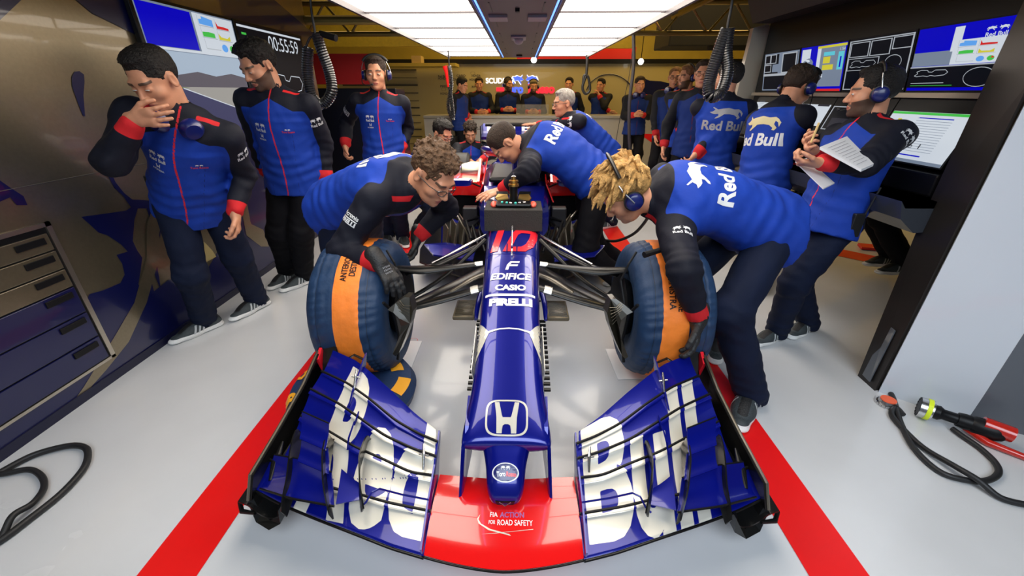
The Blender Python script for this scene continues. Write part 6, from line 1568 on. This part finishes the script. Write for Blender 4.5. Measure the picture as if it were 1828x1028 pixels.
# ---- P3 : tall man with headset
P = person('tall dark-haired man wearing a blue headset, standing and glancing aside', 1.84, pelvis=col(686, 4.25, .93), lean=(.05, 0, 1), face=(.22, -1, 0), head=(.12, -1, -.02), hands=(at(617, 262, 4.2), at(716, 268, 4.3)), elbow=(at(607, 215, 4.5), at(728, 220, 4.5)), curl=(.6, .6),
           feet=(at(690, 395, 4.35) * [1, 1, 0], at(716, 398, 4.3) * [1, 1, 0]), hair='dark', headset=True, fdir=((.1, -1, 0), (.4, -1, 0)))
chestp(P); sleeve(P, 0, .5, (-.5, -1, .2), AP_SL)
# ---- P4 : mechanic bending over the left wheel
P = person('curly-haired mechanic in glasses bending over the left wheel', 1.90, pelvis=at(622, 368, 2.44), lean=at(735, 334, 2.18) - at(622, 368, 2.44), face=(.55, -.25, -.9), bow=.05, hipface=(.55, -.8, 0), head=(.62, -.45, -.62), headup=(.4, -.2, .9), neck=(.75, -.5, .22),
           hands=(at(678, 470, 1.80), at(744, 425, 2.50)), elbow=(at(610, 420, 2.0), at(790, 380, 2.6)), hdir=((.50, -.30, -.62), (-.1, -.4, -.75)), hnorm=((-.5, .3, -.75), (-.5, -.4, -.4)), curl=(.22, .40),
           feet=(atz(590, 570) + V(0, .1, 0), atz(655, 470)), knee=(at(600, 480, 2.5), at(680, 430, 2.6)), fdir=((.2, -1, 0), (.5, -1, 0)), hair='brown', hairstyle='curly', glasses=True, gloves=('print', 'black'), front=True)
chestp(P, m=M_rose2); sleeve(P, 0, .50, (-.55, -1, .3), AP_SL)
jl(P, 'back_logo', R_BULL, -.02, -.05, .20, .09, 'back'); jl(P, 'back_lettering', T_('Red Bull', .03), -.01, -.12, .28, .07, 'back')
# ---- P5 : blond mechanic bending over the right wheel
P = person('blond mechanic wearing a blue headset, bending over the right wheel', 1.92, pelvis=at(1352, 402, 2.12), lean=at(1185, 358, 2.12) - at(1352, 402, 2.12), face=(-.20, .40, -.9), bow=.06, hipface=(-.9, -.45, 0), head=(-.72, .10, -.66), headup=(-.7, -.1, .7), neck=(-.90, -.25, -.14),
           hands=(at(1195, 452, 2.10), at(1246, 572, 1.64)), elbow=(at(1215, 430, 2.3), at(1225, 500, 1.5)), hdir=((-.5, -.3, -.5), (-.10, -.35, -.85)), hnorm=((-.3, -.2, -.8), (-.75, .3, .1)), curl=(.3, .3),
           feet=(V(1.32, 2.30, 0), atz(1330, 722)), knee=(at(1200, 540, 2.3), at(1260, 560, 1.7)), fdir=((-.4, -1, 0), (-.62, -.9, 0)), hair='blond', hairstyle='mop', headset=.4, gloves=('black', 'print'), front=False, watch=1)
jl(P, 'back_logo', R_BULL, -.03, -.075, .17, .10, 'back', rot=0); jl(P, 'back_lettering', T_('Red Bull', .03), .0, -.20, .30, .075, 'back')
sleeve(P, 1, .45, (-.1, -1, .6), RB_SL)
MB().tube(smooth_path([at(1268, 403, 1.98), at(1300, 402, 2.02), at(1345, 402, 2.1), at(1385, 398, 2.2)]), .004, 6).build('radio_lead', M_hsb, P['root'])
# ---- P6 : mechanic leaning over the cockpit
P = person('short-haired mechanic leaning over the cockpit with a hand on the bodywork', 1.92, pelvis=at(1060, 322, 3.22), lean=at(950, 258, 3.28) - at(1060, 322, 3.22), face=(-.25, .35, -.85), bow=.06, hipface=(-.9, -.25, 0), head=(-.45, -.10, -.85), headup=(-.75, -.15, .55), neck=(-.85, -.05, -.12),
           hands=(at(940, 352, 3.3), at(896, 340, 2.90)), elbow=(at(985, 330, 3.8), at(960, 310, 2.5)), hdir=((-.3, -.2, -.4), (-.95, -.35, -.2)), hnorm=((0, -.2, -1), (-.15, .15, -1)), curl=(.3, .15),
           feet=(V(1.0, 3.28, 0), V(.90, 3.0, 0)), fdir=((-.9, -.3, 0), (-.8, -.5, 0)), hair='dark', hairstyle='buzz', front=False, black_trousers=True)
jl(P, 'back_lettering', T_('Red Bull', .03), .0, -.10, .28, .08, 'back')
# ---- P7 : silver-haired man
P = person('silver-haired man in glasses leaning over the rear of the car with outstretched arm', 1.78, pelvis=col(1074, 4.9, .90), lean=at(1018, 220, 4.85) - col(1074, 4.9, .90), face=(-1, -.35, -.25), bow=.03, head=(-1, -.25, -.12), neck=(-.35, 0, 1),
           hands=(at(960, 235, 5.3), at(908, 226, 5.3)), elbow=(at(1000, 215, 5.6), at(985, 235, 4.9)), hdir=(None, (-.9, 0, .05)), hnorm=(None, (0, 0, -1)), curl=(.3, .1), feet=(V(1.08, 5.2, 0), V(1.15, 4.9, 0)), hair='grey', glasses=True, front=False, res=1.2)
jl(P, 'back_lettering', T_('Red Bull', .03), .0, -.12, .28, .08, 'back'); sleeve(P, 1, .2, (0, -1, .3), [(R_BULLS, 0, .0, .11, .07)])
# ---- P8 : glasses, purple gloves
P = person('mechanic in glasses and purple gloves leaning in behind the left sidepod', 1.74, pelvis=at(742, 328, 4.75), lean=(.34, -.08, .52), face=(.8, -.55, -.3), head=(.75, -.62, -.45), neck=(.55, -.3, .6), bow=.03,
           hands=(at(808, 288, 4.15), at(797, 283, 4.35)), elbow=(at(775, 262, 4.5), at(770, 260, 4.9)), hdir=((.6, -.3, -.5), (.6, -.3, -.5)), hnorm=((0, 0, -1), (0, 0, -1)), feet=(at(745, 350, 4.7) * [1, 1, 0], at(770, 345, 4.9) * [1, 1, 0]), hair='black', hairstyle='thick', glasses=True, gloves=('purple', 'purple'), res=1.1, curl=(.3, .3))
sleeve(P, 0, .5, (0, -1, .2), AP_SL)
# ---- P9 : young man working behind the canister
P = person('dark curly-haired young man crouching behind the car, working with both hands', 1.72, pelvis=V(-.66, 6.15, .34), lean=(.0, -.08, 1), face=(.15, -1, -.1), head=(.15, -.95, -.45), neck=(0, -.25, 1), hands=(at(838, 286, 5.65), at(858, 285, 5.7)), elbow=(at(812, 275, 5.9), at(880, 275, 5.9)),
           hdir=((.6, -.5, -.3), (-.2, -.9, -.4)), hnorm=((0, 0, -1), (0, 0, -1)), feet=(V(-.92, 6.05, 0), V(-.6, 6.0, 0)), hair='dark', hairstyle='curly', res=1.1, curl=(.5, .4))
chestp(P, m=M_rose2)
# ---- P22 : man with notepad at the console (right)
P22 = person('dark-haired bearded man with headset writing on a notepad at the engineering console', 1.66, pelvis=col(1480, 2.38, .865), lean=at(1558, 206, 2.45) - col(1480, 2.38, .885), face=(-1, -.15, 0), hipface=(-.9, -.4, 0), head=(-.85, .38, -.06), neck=(-.15, 0, 1),
           hands=(at(1452, 268, 2.35), at(1462, 290, 2.12)), elbow=(at(1530, 330, 2.75), at(1560, 320, 2.1)), hdir=((-.75, -.3, .35), (-.9, .15, -.05)), hnorm=((.2, -.5, .5), (.2, .3, .9)), curl=(.75, .7),
           feet=(atz(1435, 590), atz(1382, 605)), fdir=((-.75, -.5, 0), (-.85, -.42, 0)), hair='black', hairstyle='short', beard=1, headset=True, front=True)
sleeve(P22, 1, .25, (.3, -1, .3), RB_SL); chestp(P22)
r_ = P22['root']
MB().bx(P22['pel'] - P22['rt'] * .17 + V(-.03, -.03, -.10), P22['pel'] - P22['rt'] * .17 + V(.03, .0, .03), bev=.005).tube([P22['pel'] - P22['rt'] * .18 + V(.02, -.015, .02), P22['pel'] - P22['rt'] * .18 + V(.045, -.02, .17)], .005, 6).build('radio', M_hsb, r_)
np_ = empty('notepad', P22['wr'][1], 'open white notepad in the hands of the bearded man at the console', 'notepad')
a = at(1460, 270, 2.22); 
MB().add([at(1464, 262, 2.10), at(1512, 243, 2.25), at(1560, 292, 2.05), at(1538, 302, 1.98)] + [p - V(0, 0, .012) for p in (at(1464, 262, 2.10), at(1512, 243, 2.25), at(1560, 292, 2.05), at(1538, 302, 1.98))],
   [(0, 1, 2, 3), (7, 6, 5, 4), (0, 4, 5, 1), (1, 5, 6, 2), (2, 6, 7, 3), (3, 7, 4, 0)]).build('page', mat('paper', (.62, .62, .64), .7), np_)
tl_ = MB()
for k in range(9):
    t = .12 + k * .09; A_ = at(1464, 262, 2.10) * (1 - t) + at(1538, 302, 1.98) * t; B_ = at(1512, 243, 2.25) * (1 - t) + at(1560, 292, 2.05) * t
    u0, u1 = A_ * .9 + B_ * .1 + V(0, 0, .002), A_ * .2 + B_ * .8 + V(0, 0, .002); d_ = V(.002, -.001, 0); tl_.quad(u0, u1, u1 + d_, u0 + d_)
tl_.build('handwriting', mat('ink', (.12, .12, .16), .7), np_)
MB().add([at(1420, 288, 2.20), at(1440, 282, 2.28), at(1490, 326, 2.12), at(1470, 336, 2.04)] + [p - V(0, 0, .006) for p in (at(1420, 288, 2.20), at(1440, 282, 2.28), at(1490, 326, 2.12), at(1470, 336, 2.04))],
   [(0, 1, 2, 3), (7, 6, 5, 4), (0, 4, 5, 1), (1, 5, 6, 2), (2, 6, 7, 3), (3, 7, 4, 0)]).build('loose_page', mat('paper', (0, 0, 0)), np_)
tag(MB().tube([at(1462, 219, 2.18), at(1448, 254, 2.2)], .005, 8).build('pencil', mat('pencil_wood', (.75, .55, .22), .5), smooth=True), 'tan pencil held upright by the man with the notepad', 'pencil')
# ---- P21 : man stooping at the console, back to us
P = person('man with headset stooping over the far end of the console, name across his back', 1.72, pelvis=col(1362, 3.1, .89), lean=(.06, .14, 1), face=(1, .28, -.1), bow=.03, head=(.85, .35, -.55), neck=(.45, .2, .8), hands=(at(1440, 300, 3.5), at(1412, 300, 3.2)), elbow=(at(1400, 300, 3.6), at(1425, 270, 3.0)),
           feet=(at(1345, 470, 3.4) * [1, 1, 0], atz(1352, 520)), fdir=((.1, .9, 0), (.3, .9, 0)), hair='dark', hairstyle='thick', headset=True, front=False, res=1.1, black_trousers=True)
jl(P, 'back_logo', R_BULL, .02, -.09, .26, .10, 'back', mat('yellowish_print', (.62, .55, .30), .5)); jl(P, 'back_lettering', T_('Red Bull', .03), .0, -.20, .34, .085, 'back'); sleeve(P, 0, .6, (.3, -1, .1), AP_SL, m=M_rose2)
# ---- P20 : back turned, next to coiled hose
P = person('dark-haired man with his back turned behind the coiled hose on the right', 1.74, pelvis=col(1270, 3.95, .92), lean=(.02, 0, 1), face=(.35, 1, 0), head=(-.75, .6, 0), hands=(at(1225, 290, 3.85), at(1330, 280, 4.2)), elbow=(at(1228, 225, 4.1), at(1345, 230, 4.2)), feet=(V(1.95, 4.1, 0), V(2.2, 4.2, 0)), fdir=((.3, 1, 0), (.3, 1, 0)), hair='black', front=False, res=1.2, black_trousers=True, curl=(.5, .5))
jl(P, 'back_logo', R_BULL, .02, -.08, .26, .09, 'back', M_rose2); jl(P, 'back_lettering', T_('Red Bull', .03), .02, -.18, .34, .08, 'back', M_rose2)
# ---- background people ------------------------------------------------------------
G_ = 'team members at the back of the garage'
def bg_man(label, px_, py, Yd, h, face, head, hands=(None, None), elbow=(None, None), lean=(0, 0, 1), dark=True, **k):
    top = at(px_, py, Yd); x = top[0]; z = top[2]
    h = min(max(z, 1.6), 1.95) if h is None else h
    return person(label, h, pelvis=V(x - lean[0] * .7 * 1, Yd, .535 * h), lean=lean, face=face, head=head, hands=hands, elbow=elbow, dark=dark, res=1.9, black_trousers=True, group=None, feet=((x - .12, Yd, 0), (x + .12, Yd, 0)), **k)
def fold(px_, py, Yd, d=.26, w_=.06): return (at(px_ - 8, py, Yd - d), at(px_ + 8, py, Yd - d))
bg_man('man in profile with dark hair standing behind the counter, left of the others', 818, 136, 8.75, 1.76, (1, -.5, 0), (1, -.4, -.35), hands=(at(832, 215, 8.7), at(838, 208, 8.8)), hair='black')
bg_man('short-haired man facing the camera left of the counter', 855, 142, 9.95, 1.78, (.1, -1, 0), (.1, -1, -.05), hands=fold(862, 200, 9.95), hair='dark')
bg_man('man with a black headset and shaved head behind the counter', 906, 141, 10.05, 1.78, (.1, -1, 0), (.7, -.8, 0), hands=fold(908, 196, 10.05), hair='dark', hairstyle='buzz', headset=True, beard=1)
bg_man('man in a khaki beanie behind the counter', 952, 149, 10.05, 1.74, (0, -1, 0), (.15, -1, -.1), hands=fold(952, 200, 10.05), hairstyle='beanie', headset=True, beard=1)
bg_man('dark-haired man behind the counter, right of the silver-haired man', 1017, 141, 10.0, 1.78, (-.2, -1, 0), (-.3, -1, 0), hair='black')
bg_man('man with a hand at his chin behind the right end of the counter', 1074, 145, 10.0, 1.76, (-.2, -1, 0), (-.6, -.8, 0), hands=(at(1090, 200, 9.8), at(1070, 170, 9.85)), elbow=(None, at(1100, 195, 9.9)), hair='black')
bg_man('dark-haired man with folded arms standing beside the hanging hose', 1142, 143, 8.0, 1.74, (-.05, -1, 0), (0, -1, -.05), hands=(at(1133, 205, 7.7), at(1146, 205, 7.7)), elbow=(at(1112, 200, 8.0), at(1162, 200, 8.0)), hair='dark', headset='neck')
bg_man('balding man in glasses with headset round his neck on the right', 1207, 127, 6.6, 1.82, (-.4, -1, 0), (-.35, -1, -.05), hands=(at(1170, 245, 6.5), None), hair='red', hairstyle='buzz', glasses=True, headset='neck')
bg_man('fair-haired man in profile with a headset on the right', 1231, 130, 5.9, 1.80, (-.8, -1, 0), (-1, -.35, 0), hands=(at(1220, 245, 5.6), at(1235, 248, 5.6)), hair='red', headset=True, dark=False, beard=1)
bg_man('man in glasses partly hidden behind the coiled hose', 1258, 124, 5.0, 1.80, (-.6, -1, 0), (-.5, -1, 0), hair='dark', glasses=True)
bg_man('dim seated figure in the shadow between the wall screens and the tall man', 536, 192, 6.0, 1.55, (.1, -1, 0), (.1, -1, -.1), hair='black')
person('person in black trousers behind the engineering console, only legs in view', 1.78, pelvis=V(3.05, 3.75, .95), lean=(0, .1, 1), face=(-1, .2, 0), head=(-1, .2, 0), feet=(atz(1588, 490), atz(1640, 520) + V(.0, .15, 0)), fdir=((-1, -.1, 0), (-1, -.1, 0)), dark=True, black_trousers=True, res=1.4)
